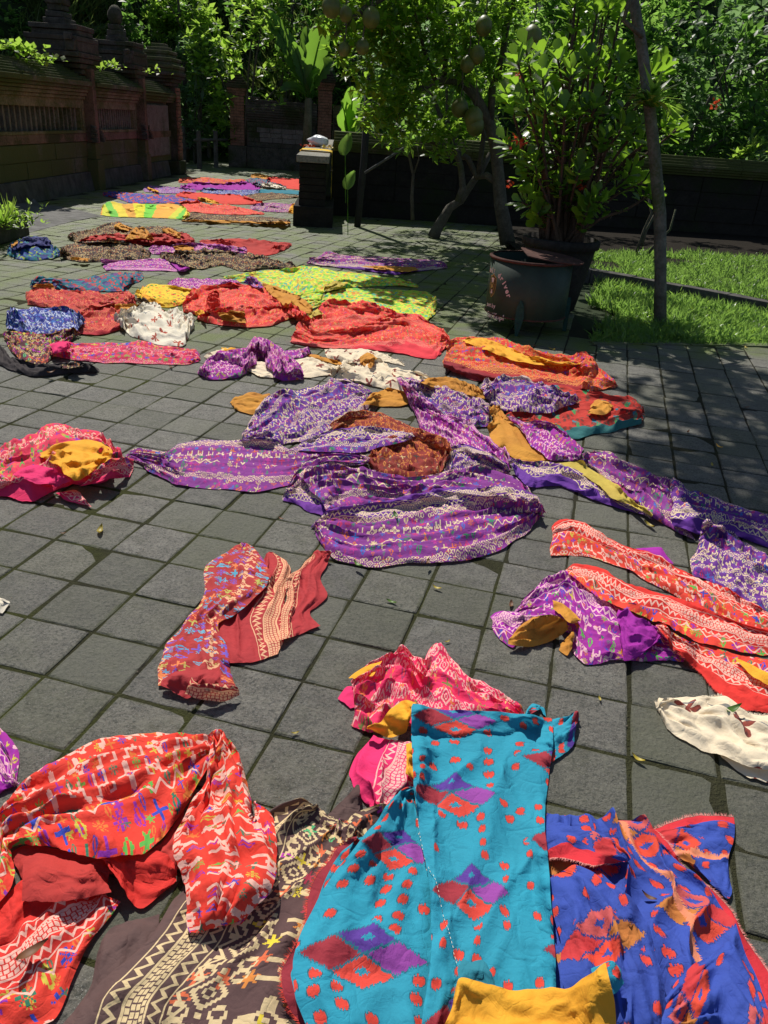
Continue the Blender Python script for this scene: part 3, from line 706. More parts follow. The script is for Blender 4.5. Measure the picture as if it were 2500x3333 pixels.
blu_sk = songket('blue_songket', lin(30, 46, 140), lin(34, 36, 130), lin(200, 210, 232), 'bluew', .06, .02)
mpk_sk = songket('crimson_pink_songket', lin(214, 34, 84), lin(226, 30, 100), lin(240, 150, 160), 'multi', .07, .03)
lil_sk = songket('lilac_songket', lin(124, 60, 160), lin(110, 40, 170), lin(220, 190, 190), 'purple', .06, .03)
teal_ik = ikat('turquoise_ikat', lin(10, 156, 184), [lin(225, 62, 44), lin(160, 30, 48), lin(150, 60, 160), lin(84, 44, 150)], .30)
teal_ik2 = ikat('turquoise_ikat_with_hem', lin(10, 156, 184), [lin(225, 62, 44), lin(160, 30, 48), lin(150, 60, 160), lin(84, 44, 150)], .30, lin(150, 24, 44), lin(220, 130, 110))
blue_ik = ikat('blue_ikat', lin(40, 76, 176), [lin(225, 66, 38), lin(205, 44, 48), lin(196, 118, 44), lin(205, 84, 84)], .25, lin(216, 28, 44), lin(232, 140, 100))
red_ik = ikat('red_ikat', lin(206, 46, 28), [lin(20, 140, 110), lin(60, 150, 80), lin(40, 130, 150), lin(110, 50, 40)], .17, lin(30, 110, 110), None, lin(120, 52, 40), .035, .05)
tl_small = ikat('teal_ikat', lin(14, 120, 140), [lin(200, 50, 50), lin(170, 40, 60), lin(110, 60, 130), lin(60, 40, 120)], .2)
white_f = figures('white_figured_cotton', lin(238, 228, 206), lin(196, 84, 54), lin(130, 50, 40))
cream_f = figures('cream_ikat_cotton', lin(240, 222, 190), lin(150, 62, 44), lin(90, 40, 36))
lime = floral('lime_floral', [lin(170, 225, 50), lin(235, 225, 70), lin(120, 205, 70), lin(230, 150, 60), lin(205, 225, 60), lin(90, 180, 150), lin(236, 216, 80)], 36.)
yelflo = floral('yellow_floral', [lin(240, 180, 30), lin(60, 150, 40), lin(235, 110, 30), lin(245, 200, 50), lin(200, 60, 30), lin(245, 190, 40)], 30., lin(245, 205, 40))
bluflo = floral('blue_floral', [lin(20, 50, 130), lin(20, 110, 140), lin(30, 40, 110), lin(150, 170, 50), lin(20, 70, 150), lin(40, 130, 120)], 22.)
yell = plainm('yellow_cotton', lin(245, 178, 28), lin(238, 164, 24)); ochre = plainm('ochre_cotton', lin(214, 148, 38), lin(196, 128, 34)); olive = plainm('pale_olive_cotton', lin(206, 184, 74), lin(186, 160, 64))
redp = plainm('plain_red_hem', lin(196, 46, 36), lin(178, 40, 34)); brownp = plainm('plain_brown_hem', lin(84, 60, 56)); purp = plainm('plain_purple_hem', lin(104, 34, 150)); magp = plainm('plain_magenta_hem', lin(172, 10, 165))
pinkp = plainm('plain_pink_hem', lin(240, 28, 112)); marp = plainm('plain_maroon_hem', lin(182, 40, 46)); blackp = plainm('plain_black_hem', lin(40, 32, 34)); corp = plainm('plain_coral_cotton', lin(232, 60, 40))
crimp = plainm('plain_crimson_hem', lin(150, 14, 34)); tealp = plainm('plain_teal_cotton', lin(12, 130, 150)); dblu = plainm('plain_dark_blue', lin(26, 34, 110))
lime_st = stripes('lime_orange_cloth', [lin(235, 225, 40), lin(120, 215, 60), lin(250, 175, 60), lin(250, 180, 60), lin(215, 215, 60), lin(120, 205, 70), lin(240, 215, 60), lin(236, 170, 60)], .17)
fr_pink = plainm('pale_pink_thread', lin(236, 150, 140)); fr_cream = plainm('cream_thread', lin(240, 226, 200)); fr_red = plainm('red_thread', lin(220, 60, 44))
MATS = {k: v for k, v in globals().items() if isinstance(v, bpy.types.Material)}

# ================================================================== DRAPED CLOTHS
HX0, HY0, HS = -13., -3., .014
HM = np.zeros((int(24 / HS), int(31 / HS)), np.float32)
def hidx(x, y): return np.clip(((x - HX0) / HS).astype(int), 1, HM.shape[0] - 2), np.clip(((y - HY0) / HS).astype(int), 1, HM.shape[1] - 2)
def spline(P, n, closed=False):
    "Catmull-Rom through P (k,d), n samples evenly by length"
    P = np.asarray(P, float)
    if len(P) == 2: t = np.linspace(0, 1, n)[:, None]; return P[0] * (1 - t) + P[1] * t
    E_ = np.vstack([2 * P[0] - P[1], P, 2 * P[-1] - P[-2]]); out = []
    for i in range(1, len(E_) - 2):
        t = np.linspace(0, 1, 14, endpoint=(i == len(E_) - 3))[:, None]; a, b, c, d = E_[i - 1:i + 3]
        k = .55
        out.append(((2 * b) + k * (c - a) * t + (2 * a * k - (3 + (k*2 - 1)) * b + (3 + (k*2-1) - 0) * c * 1. - 2*k * d * .5 * 1.) * 0 * t)[:, :] / 2 if False else
                   (b + .5 * k * (c - a) * t + (3 * (c - b) - k * (c - a) - .5 * k * (d - b)) * t ** 2 + (2 * (b - c) + .5 * k * (c - a) + .5 * k * (d - b)) * t ** 3))
    Q = np.vstack(out); s = np.concatenate([[0], np.cumsum(np.linalg.norm(np.diff(Q, axis=0), axis=1))]); tt = np.linspace(0, s[-1], n)
    return np.stack([np.interp(tt, s, Q[:, i]) for i in range(Q.shape[1])], -1)
pid = [0]
def patch(name, mat, crop, top, bot, parent=None, h=.02, A=.02, n=4., m=1.5, c=.4, v0=0., u0=0., flip=False, swap=False, z0=.004, edge=.03, lean=1., mid=None, tri=0., w=1., ang=0., fringe=None):
    """one sheet of cloth lofted between outlines; h = puff of the middle, A = fold height, n / m = folds across / along, c = crumple,
    v0 = where the woven hem starts, swap = hem at the left end"""
    pid[0] += 1; sd = pid[0] * 13.7
    rails = [cp(crop, top)] + ([cp(crop, mid)] if mid else []) + [cp(crop, bot)]
    W_ = [at(r[:, 0], r[:, 1], z0) for r in rails]
    Lu = np.mean([np.linalg.norm(np.diff(r, axis=0), axis=1).sum() for r in W_]); dist = np.linalg.norm(W_[0].mean(0) - CAM)
    a_ = spline(W_[0], 30); b_ = spline(W_[-1], 30); Lv = max(.05, np.linalg.norm(a_ - b_, axis=1).mean())
    sp = max(.0062, dist * .0023); nu = int(np.clip(Lu / sp, 14, 190)); nv = int(np.clip(Lv / sp, 9, 150))
    R_ = np.stack([spline(r, nu) for r in W_])                       # (k, nu, 3)
    tv = np.linspace(0, 1, nv)
    if len(R_) == 2: P = R_[0][None] * (1 - tv)[:, None, None] + R_[1][None] * tv[:, None, None]
    else: t = tv[:, None, None]; P = R_[0] * (1 - t) * (1 - 2 * t) + R_[1] * 4 * t * (1 - t) + R_[2] * t * (2 * t - 1)
    us = np.linspace(0, 1, nu)[None] * np.ones((nv, 1)); vs = tv[:, None] * np.ones((1, nu))
    um, vm = us * Lu, vs * Lv
    if ang: ca, sa = math.cos(ang), math.sin(ang); uq, vq = um * ca - vm * sa, um * sa + vm * ca
    else: uq, vq = um, vm
    ed_ = np.minimum(np.minimum(um, Lu - um), np.minimum(vm, Lv - vm)); env = 1 - (1 - np.clip(ed_ / edge, 0, 1)) ** 2
    # folds: long ridges running along u, warped
    wx = fbm(uq * 2.2 + sd, vq * 2.2 - sd, 2); fr = n / Lv; fu = m / Lu
    ph = vq * fr + .55 * wx; 
    g1_ = pn(uq * fu + sd + .6 * wx, ph * 1.15 + sd); g2_ = pn(uq * fu * 2.1 - sd, ph * 2.2 + sd * 2)
    ridge = (1 - np.abs(g1_) * 1.9); ridge = np.clip(ridge, -.2, 1) ** 1; soft = .5 + .9 * g2_
    cr = 1 - np.abs(fbm(uq * 6 + sd + .5 * wx, vq * 7 + sd * .3, 2)) * 1.9; cr2 = pn(uq * 26 + sd, vq * 26)
    far_ = np.clip((dist - 3.5) / 5, 0, 1); hs = .58 - .40 * far_; As = 1. - .52 * far_
    rs_ = random.Random(pid[0] * 7 + 1); an2 = rs_.uniform(-.38, .38) + ang; c2_, s2_ = math.cos(an2), math.sin(an2); up_, vp_ = um * c2_ - vm * s2_, um * s2_ + vm * c2_
    lam = float(np.clip(Lv / (n * 1.25), max(.045, sp * 4.5), .16)); pm = np.clip(.42 + 1.5 * pn(up_ * 1.7 + sd * 2, vp_ * 3.1 - sd), 0, 1.) * np.clip(.5 + 1.2 * pn(up_ * .9 - sd, vp_ * 1.1), .25, 1)
    phi = 2 * PI * (vp_ / lam + 1.5 * fbm(up_ * 1.3 + sd, vp_ * 1.6 + sd, 2) + .25 * pn(up_ * 6, vp_ * 6 + sd)); pA = min(A * (1.6 - .4 * far_), (.38 - .20 * far_) * lam) * pm; steep = 1.35 * pm * min(1., A / .02) * lam / (2 * PI)
    g3_ = pn(uq * fu * 1.7 + 40 + sd, vq * fr * 1.9 + .8 * wx); r3 = np.clip(1 - np.abs(g3_) * 2.4, 0, 1)
    Aq = min(A * As * 1.3, .30 * Lv / max(n, 1))
    hh = Aq * (.75 * np.clip(ridge, 0, 1) ** 2.2 + .42 * r3 ** 1.5 + .25 * soft - .1) + min(Aq, .025) * c * (.50 * np.clip(cr, 0, 1) ** 3 + .05 * cr2)
    hh = hh * .8 + pA * (1 + np.cos(phi)) * (.75 + .25 * g2_)
    hh = hh + hs * h * (.35 + .65 * np.clip(.5 + g2_ * .8 + wx * .5, 0, 1.3)) * np.sin(PI * np.clip(vs, 0, 1)) ** (.55 + .45 * far_) * np.sin(PI * us) ** .4
    hh = np.maximum(hh, 0) * env + .004 * (1 - env) * (1 + pn(um * 14 + sd, vm * 14)) 
    # ragged, wavy hems
    jit = (1 - env); P = P.copy()
    P[..., 0] += jit * pn(um * 6.5 + sd, vm * 6.5) * .020 * w; P[..., 1] += jit * (pn(um * 6.5 - sd, vm * 6.5 + 9) * .020 + pn(um * 45, vm * 45 + sd) * .004) * w
    dV = np.gradient(P, axis=0); dV /= np.linalg.norm(dV, axis=-1, keepdims=True) + 1e-9
    P += dV * ((g1_ * Aq * lean * env)[..., None])
    dU = np.gradient(P, axis=1); dU /= np.linalg.norm(dU, axis=-1, keepdims=True) + 1e-9
    P -= (dV * c2_ + dU * s2_) * ((steep * np.sin(phi) * env)[..., None])
    ix, iy = hidx(P[..., 0], P[..., 1]); un = HM[ix, iy]
    for _ in range(3 if dist > 5 else 9):
        q = un.copy(); q[1:] += un[:-1]; q[:-1] += un[1:]; q[:, 1:] += un[:, :-1]; q[:, :-1] += un[:, 1:]
        cnt = np.full_like(q, 5); cnt[0] -= 1; cnt[-1] -= 1; cnt[:, 0] -= 1; cnt[:, -1] -= 1; sm = q / cnt; un = np.maximum(un, sm)
    lift = un * 1.0 + (un > .002) * .005
    k = (CAM[2] - lift * .8) / CAM[2]                                # keep its place while it climbs over what lies below
    P[..., :2] = CAM[:2] + (P[..., :2] - CAM[:2]) * k[..., None]
    P[..., 2] = z0 + lift + hh
    # rasterise into the height map
    for ox in (0, 1):
        for oy in (0, 1): np.maximum.at(HM, (ix + ox, iy + oy), P[..., 2].astype(np.float32))
    if sp > HS:
        for dx in (-1, 0, 1):
            for dy in (-1, 0, 1): np.maximum.at(HM, (ix + dx, iy + dy), P[..., 2].astype(np.float32) * .97)
    # cloth length, so the print bends with the folds
    dv_ = np.diff(P, axis=0, prepend=P[:1]); fv = np.cumsum(np.linalg.norm(dv_, axis=-1) + 0., axis=0)
    du_ = np.diff(P, axis=1, prepend=P[:, :1]); fu_ = np.cumsum(np.linalg.norm(du_, axis=-1), axis=1).mean(0)[None] * np.ones((nv, 1))
    fv = fv * (Lv / fv[-1].mean()) * 1.08
    fv = .30 * fv + .70 * vs * fv[-1].mean()
    if flip: fv = fv[-1:].mean() - fv
    U_, V_ = fu_ + u0 + sd, fv + v0
    if swap: U_, V_ = fv + sd, fu_ + v0
    i = np.arange((nv - 1) * nu).reshape(nv - 1, nu)[:, :-1].ravel(); F_ = np.stack([i, i + nu, i + nu + 1, i + 1], -1)
    if fringe:
        side_, fm = fringe; e_ = P[0] if side_ == 'top' else P[-1]; in_ = P[1] if side_ == 'top' else P[-2]; od = e_ - in_; od[:, 2] *= .2; od /= np.linalg.norm(od, axis=1, keepdims=True) + 1e-9; fv_ = []; ff_ = []
        for q_ in range(len(e_) - 1):
            tg_ = (e_[q_ + 1] - e_[q_]); ln_ = np.linalg.norm(tg_) + 1e-9
            for _ in range(5):
                b0_ = e_[q_] + tg_ * rs_.random() + [0, 0, .001]; wv = tg_ / ln_ * .0009; tip = b0_ + od[q_] * rs_.uniform(.004, .013) + tg_ / ln_ * rs_.uniform(-.005, .005) + [0, 0, rs_.uniform(-.002, .003)]; n_ = len(fv_); fv_ += [b0_ - wv, b0_ + wv, tip]; ff_.append((n_, n_ + 1, n_ + 2))
        fr_o = link('frayed_fringe', npmesh('frayed_fringe', np.array(fv_), np.array(ff_), False, np.zeros((len(fv_), 2))), MATS[fm], parent); fr_o['kind'] = 'stuff'
    o = link(name, npmesh(name, P.reshape(-1, 3), F_, True, np.stack([U_, V_], -1).reshape(-1, 2)), MATS[mat], parent)
    return o
GRP = 'batik cloths spread to dry on the paving'
def cloth(label, *ps, cat='cloth'):
    if len(ps) == 1:
        a = dict(ps[0]); n_ = a.pop('name', None); return tag(patch('sarong_cloth', **a), label, cat, GRP)
    c = np.mean([at(*cp(p['crop'], p['top']).mean(0)) for p in ps], 0); g = empty('sarong_cloth', (0, 0, 0)); tag(g, label, cat, GRP)
    for p in ps: a = dict(p); patch(a.pop('name', 'folded_panel'), parent=g, **a)
    return g
def p_(mat, crop, top, bot, name='folded_panel', **k): return dict(mat=mat, crop=crop, top=top, bot=bot, name=name, **k)

# ---------- far rows (N crop)
cloth('small bundle of yellow and olive cloth on top of the farthest row', p_('ochre', 'N', [(1225, 60), (1250, 45), (1280, 38), (1370, 68)], [(1235, 72), (1300, 78), (1375, 88)], h=.08, A=.06))
cloth('dark orange and gold cloth crumpled at the left of the farthest row', p_('scar_sk', 'N', [(665, 95), (700, 75), (850, 68), (1000, 90), (1180, 85)], [(670, 108), (850, 115), (1000, 125), (1180, 115)], h=.03, A=.07, n=3, m=7, v0=.2))
cloth('coral red cloth at the right of the farthest row by the low wall', p_('corp', 'N', [(1350, 75), (1400, 65), (1660, 95)], [(1350, 100), (1500, 150), (1660, 165)], A=.03, n=3, m=5))
cloth('magenta cloth spread across the middle of the farthest rows', p_('magp', 'N', [(680, 140), (800, 105), (1000, 120), (1200, 100), (1300, 130)], [(700, 160), (850, 165), (1050, 165), (1290, 165)], h=.03, A=.06, n=4, m=8))
cloth('teal and white figured cloth rumpled beside the farthest coral cloth', p_('tl_small', 'N', [(1190, 80), (1280, 75), (1400, 110), (1500, 140)], [(1200, 105), (1300, 140), (1480, 160)], h=.04, A=.06, n=3, m=6), p_('white_f', 'N', [(1300, 118), (1380, 112), (1500, 150)], [(1320, 145), (1480, 162)], A=.04))
cloth('purple cloth with yellow lining at the left end of the second far row', p_('lil_sk', 'N', [(395, 155), (440, 135), (600, 140), (800, 165)], [(400, 175), (500, 188), (650, 190), (800, 185)], A=.05, n=3, m=6, v0=.2), p_('yell', 'N', [(425, 150), (480, 160)], [(440, 168), (520, 182)], 'yellow_lining', A=.03))
cloth('blue cloth lying below the magenta one in the far rows', p_('blu_sk', 'N', [(830, 165), (900, 155), (1100, 170), (1300, 165)], [(860, 185), (1000, 200), (1150, 210), (1290, 185)], A=.05, n=3, m=9, v0=.2))
cloth('teal cloth running to the low wall in the far rows', p_('tealp', 'N', [(1290, 160), (1400, 165), (1660, 172)], [(1280, 185), (1450, 190), (1660, 202)], A=.04, n=3, m=8))
cloth('small tan and brown figured cloth right of the far orange one', p_('dkb_sk', 'N', [(1150, 215), (1300, 190), (1450, 190), (1500, 210), (1600, 215)], [(1170, 230), (1250, 248), (1400, 235), (1600, 220)], h=.03, A=.05, n=3, m=7, v0=.2))
cloth('violet blue cloth with red figures stretched out at the far left', p_('blue_ik', 'N', [(80, 190), (200, 185), (400, 195), (600, 210), (830, 250)], [(90, 210), (200, 230), (320, 268), (520, 265), (700, 268), (830, 262)], A=.05, n=3, m=8, v0=.2))
cloth('bright orange red cloth with ochre lining in the middle distance', p_('corp', 'N', [(645, 200), (720, 185), (830, 190), (1000, 200), (1160, 215), (1320, 268)], [(650, 210), (820, 240), (1000, 270), (1150, 275), (1320, 278)], A=.05, n=4, m=6), p_('yell', 'N', [(815, 222), (880, 225), (980, 262)], [(820, 240), (900, 262), (975, 272)], 'ochre_lining', A=.03))
cloth('dull coral patterned cloth overlapping the lime cloth in the distance', p_('cor_sk', 'N', [(670, 262), (800, 250), (900, 280), (1100, 290), (1330, 345)], [(700, 290), (760, 335), (1000, 352), (1190, 355), (1320, 352)], A=.04, n=4, m=6, v0=.2))
cloth('small purple ruffled cloth with orange end left of the post', p_('pur_sk', 'N', [(1215, 290), (1370, 262), (1500, 275), (1560, 270)], [(1225, 315), (1350, 330), (1450, 335), (1540, 335)], h=.03, A=.05, n=3, m=7, v0=.2), p_('yell', 'N', [(1540, 272), (1600, 266)], [(1510, 340), (1590, 347)], 'orange_end', A=.02))
cloth('long tan and brown cloth with pale hem below the coral one', p_('dkb_sk', 'N', [(690, 400), (760, 335), (900, 355), (1200, 370), (1430, 380), (1530, 410)], [(690, 408), (900, 415), (1100, 420), (1300, 428), (1530, 432)], A=.04, n=4, m=9, v0=.0, flip=True), p_('ochre', 'N', [(690, 402), (860, 400), (1100, 412), (1530, 415)], [(690, 408), (900, 417), (1100, 422), (1530, 433)], 'pale_hem', A=.02, m=9))
cloth('lime green and orange striped cloth, brightest of the far rows', p_('lime_st', 'N', [(80, 290), (115, 262), (250, 275), (480, 280), (640, 285), (715, 300), (750, 350)], [(65, 355), (160, 370), (380, 375), (550, 380), (700, 390), (748, 370)], A=.035, n=4, m=5, h=.01, c=.8))

# ---------- second band (H crop)
cloth('crumpled blue and green patterned cloth alone at the far left', p_('bluflo', 'H', [(55, 170), (150, 125), (240, 130), (290, 180), (350, 208)], [(38, 215), (100, 240), (180, 248), (280, 238), (348, 216)], h=.10, A=.07, n=4, m=4, c=.9), p_('dblu', 'H', [(90, 165), (150, 122), (250, 128), (280, 160)], [(60, 215), (110, 190), (190, 175), (270, 172)], 'blue_fold', A=.04, h=.03), p_('ochre', 'H', [(60, 165), (100, 145)], [(62, 190), (95, 170)], 'yellow_lining', A=.03, h=.03))
cloth('brown and gold figured cloth heaped with red folds', p_('dkb_sk', 'H', [(365, 120), (480, 90), (580, 60), (640, 50), (720, 80), (860, 70), (950, 90), (1050, 140)], [(370, 130), (440, 155), (560, 160), (700, 150), (850, 160), (1050, 160)], h=.06, A=.08, n=4, m=9, v0=.2, c=.8), p_('redp', 'H', [(430, 145), (560, 110), (680, 115), (740, 130), (900, 115), (1000, 105), (1050, 142)], [(440, 162), (600, 160), (800, 166), (1050, 168)], 'red_folds', A=.05, m=7), p_('ochre', 'H', [(680, 135), (735, 75), (790, 85), (830, 140)], [(690, 142), (760, 132), (830, 145)], 'ochre_lining', h=.05, A=.04), p_('ochre', 'H', [(615, 62), (660, 50), (720, 82)], [(620, 76), (700, 90)], 'ochre_lining', A=.03), p_('ochre', 'H', [(870, 80), (920, 75), (980, 120)], [(880, 95), (970, 135)], 'ochre_lining', A=.03))
cloth('flat red cloth at the right end of the brown and gold heap', p_('redp', 'H', [(1080, 140), (1270, 128), (1420, 145), (1572, 155)], [(1080, 158), (1300, 215), (1450, 220), (1520, 198), (1572, 168)], A=.04, n=4, m=6))
cloth('magenta cloth with yellow lining bunched below the flat red cloth', p_('mag_sk', 'H', [(800, 180), (900, 170), (1040, 158), (1150, 165), (1330, 182)], [(820, 212), (1000, 216), (1200, 218), (1330, 212)], h=.04, A=.05, n=4, m=7, v0=.15), p_('ochre', 'H', [(935, 172), (1000, 170), (1050, 180)], [(945, 190), (1000, 198), (1045, 195)], 'yellow_lining', A=.02))
cloth('black and gold figured cloth bunched under the brown heap', p_('dkb_sk', 'H', [(325, 218), (370, 168), (450, 158), (620, 150), (740, 165), (812, 210)], [(320, 230), (450, 256), (580, 250), (700, 242), (812, 240)], h=.06, A=.07, n=5, m=7, v0=.2, c=.9), p_('ochre', 'H', [(380, 236), (490, 242)], [(385, 246), (480, 256)], 'ochre_lining', A=.02))
cloth('flat magenta cloth below the black and gold bunch', p_('mag_sk', 'H', [(545, 245), (700, 247), (860, 240), (950, 260), (1020, 290)], [(565, 300), (700, 300), (850, 302), (980, 308), (1020, 296)], A=.025, n=3, m=4, v0=.1, flip=True), p_('magp', 'H', [(920, 255), (960, 262), (1020, 290)], [(960, 305), (1022, 297)], 'plain_hem', A=.02))
cloth('long black and gold cloth reaching towards the lime cloth', p_('dkb_sk', 'H', [(860, 220), (1000, 205), (1150, 192), (1300, 218), (1450, 240), (1600, 285)], [(880, 240), (1000, 282), (1100, 292), (1200, 272), (1310, 306), (1450, 290), (1592, 302)], h=.04, A=.07, n=4, m=9, v0=.2, c=.9))
cloth('small magenta cloth behind the red heap', p_('mag_sk', 'H', [(905, 375), (960, 343), (1050, 350), (1150, 348), (1300, 368)], [(930, 392), (1040, 412), (1150, 405), (1290, 392)], A=.04, n=3, m=5, v0=.2))
cloth('teal cloth with red figures lying on the long red cloth', p_('tl_small', 'H', [(170, 382), (200, 360), (350, 355), (480, 345), (600, 320), (650, 314), (705, 345)], [(168, 402), (300, 402), (400, 418), (500, 412), (600, 415), (690, 412)], h=.05, A=.05, n=4, m=5), p_('tl_small', 'H', [(655, 330), (700, 320), (770, 318)], [(660, 395), (740, 365), (772, 330)], 'curled_end', h=.05, A=.05), p_('ochre', 'H', [(195, 380), (290, 388)], [(180, 400), (300, 402)], 'ochre_lining', A=.02))
cloth('long rumpled red cloth below the teal one', p_('crim_sk', 'H', [(135, 430), (200, 402), (350, 412), (500, 422), (620, 440), (700, 425), (735, 470)], [(150, 485), (280, 505), (440, 535), (600, 500), (740, 495)], h=.06, A=.07, n=4, m=6, v0=.15), p_('crim_sk', 'H', [(440, 545), (500, 490), (640, 480), (700, 520)], [(430, 642), (550, 648), (650, 622), (662, 560)], 'lower_fold', h=.05, A=.06, n=3, v0=.0, flip=True), p_('ochre', 'H', [(620, 495), (740, 490), (775, 500)], [(630, 532), (700, 535), (760, 512)], 'ochre_lining', A=.03))
cloth('yellow floral cloth with green edge beside the white cloth', p_('yelflo', 'H', [(730, 425), (800, 380), (900, 380), (1040, 408), (1062, 440)], [(740, 445), (830, 492), (900, 502), (960, 492), (1050, 452)], A=.03, n=3, m=4), p_('yell', 'H', [(735, 420), (800, 440)], [(830, 492), (885, 500)], 'yellow_hem', A=.02), p_('dkb_sk', 'H', [(735, 455), (790, 462)], [(750, 498), (810, 498)], 'dark_fold', A=.05, h=.04, v0=.2))
cloth('white cotton cloth with rust figures, crumpled in the sun at the left', p_('white_f', 'H', [(618, 582), (700, 530), (830, 493), (900, 540), (950, 518), (1000, 560), (1047, 560)], [(640, 592), (700, 652), (780, 680), (860, 702), (990, 712), (1012, 672), (1047, 600)], h=.07, A=.07, n=4, m=4, c=.7))
cloth('dark blue and white figured cloth bunched in a ring at the left', p_('blu_sk', 'H', [(40, 580), (80, 518), (200, 508), (350, 508), (420, 550), (458, 582)], [(45, 615), (150, 642), (280, 652), (400, 642), (430, 622), (456, 592)], h=.10, A=.07, n=4, m=5, v0=.12))
cloth('brown floral cloth with black hem at the left edge below the blue one', p_('dkf_sk', 'H', [(18, 650), (100, 650), (250, 652), (400, 632), (432, 650)], [(40, 700), (100, 790), (200, 822), (290, 772), (400, 672)], h=.04, A=.06, n=4, m=4, v0=.2), p_('blackp', 'H', [(-60, 720), (0, 705), (60, 782), (200, 822), (350, 812), (470, 818), (536, 840)], [(-60, 800), (0, 812), (100, 852), (200, 876), (400, 852), (522, 856)], 'black_hem', h=.05, A=.05, n=3, m=5), p_('dkb_sk', 'H', [(320, 820), (400, 815), (440, 828)], [(330, 840), (400, 836), (445, 836)], 'gold_edge', A=.02, v0=.2))
cloth('long crimson pink cloth with many folds below the white cloth', p_('mpk_sk', 'H', [(262, 712), (330, 690), (400, 697), (560, 695), (700, 697), (760, 680), (850, 712), (1050, 730), (1082, 765)], [(288, 770), (450, 792), (650, 802), (850, 806), (1000, 812), (1080, 792)], h=.05, A=.07, n=6, m=4, v0=.12, c=.4), p_('pinkp', 'H', [(265, 712), (340, 698), (390, 700)], [(290, 765), (350, 745), (385, 730)], 'plain_hem', A=.03))

# ---------- middle band (G crop)
cloth('flat purple figured cloth alone in the dappled shade', p_('pur_sk', 'G', [(662, 92), (760, 45), (850, 50), (1000, 60), (1200, 70), (1380, 85), (1418, 115)], [(665, 98), (800, 115), (950, 130), (1080, 150), (1140, 158), (1250, 142), (1418, 122)], A=.04, n=3, m=6, v0=.0, flip=True), p_('ochre', 'G', [(960, 117), (1100, 112), (1250, 120)], [(1040, 130), (1200, 145), (1262, 135)], 'ochre_lining', A=.02))
cloth('upper lime and yellow floral cloth spread flat in the middle', p_('lime', 'G', [(212, 172), (390, 140), (600, 125), (700, 115), (820, 140), (1000, 160), (1150, 180), (1262, 220)], [(230, 188), (330, 202), (480, 232), (620, 268), (760, 252), (850, 232), (1100, 216), (1258, 226)], A=.028, n=4, m=6), p_('olive', 'G', [(750, 225), (800, 205), (870, 215)], [(760, 255), (800, 245), (860, 232)], 'pale_lining', A=.03))
cloth('lower lime and yellow floral cloth with rounded end beside the drum', p_('lime', 'G', [(640, 312), (760, 270), (900, 233), (1100, 238), (1300, 248), (1358, 290), (1362, 330)], [(690, 342), (800, 335), (900, 345), (1100, 372), (1200, 382), (1310, 412), (1356, 352)], A=.03, n=4, m=5, h=.01), p_('lime', 'G', [(620, 268), (755, 250)], [(640, 292), (735, 296)], 'green_fold', A=.04, h=.03))
cloth('scarlet cloth with blue figures and ochre lining, left of the lime cloths', p_('cor_sk', 'G', [(-12, 320), (60, 240), (200, 218), (300, 210), (440, 235), (500, 290), (560, 330)], [(0, 362), (110, 378), (250, 345), (400, 355), (560, 345)], h=.06, A=.06, n=4, m=5, v0=.2), p_('corp', 'G', [(130, 260), (185, 250)], [(110, 375), (200, 380)], 'plain_red_band', A=.03, h=.02), p_('cor_sk', 'G', [(110, 372), (250, 350), (400, 350), (540, 312), (600, 350), (660, 402)], [(62, 402), (200, 432), (330, 444), (480, 432), (570, 392), (660, 414)], 'lower_fold', h=.05, A=.05, n=3, m=5, v0=.2), p_('ochre', 'G', [(180, 378), (330, 362)], [(200, 408), (325, 426)], 'ochre_lining', A=.02), p_('yell', 'G', [(55, 362), (110, 362)], [(70, 382), (112, 380)], 'yellow_corner', A=.01),
      p_('ochre', 'G', [(420, 203), (500, 228), (600, 268), (690, 330), (692, 350)], [(420, 218), (480, 282), (550, 342), (620, 372), (685, 364)], 'ochre_lining', A=.03, h=.02), p_('lil_sk', 'G', [(335, 178), (380, 172), (432, 232)], [(320, 202), (400, 238)], 'lilac_tip', A=.03, h=.03, v0=.2))
cloth('large coral patterned cloth spread flat in the middle with pink hem', p_('cor_sk', 'G', [(565, 342), (620, 372), (700, 420), (720, 350), (760, 315), (880, 318), (1000, 330), (1135, 368)], [(560, 372), (620, 412), (700, 470), (820, 470), (940, 472), (1100, 442), (1190, 428)], 'crumpled_half', h=.05, A=.06, n=4, m=6, v0=.2), p_('cor_sk', 'G', [(610, 430), (700, 468), (900, 460), (1130, 376), (1260, 380), (1380, 450), (1436, 510)], [(570, 520), (700, 548), (1000, 562), (1150, 582), (1250, 600), (1352, 612), (1430, 535)], 'flat_half', A=.035, n=5, m=4, v0=.0, flip=True), p_('olive', 'G', [(670, 372), (720, 348)], [(680, 400), (745, 372)], 'ochre_lining', A=.02))
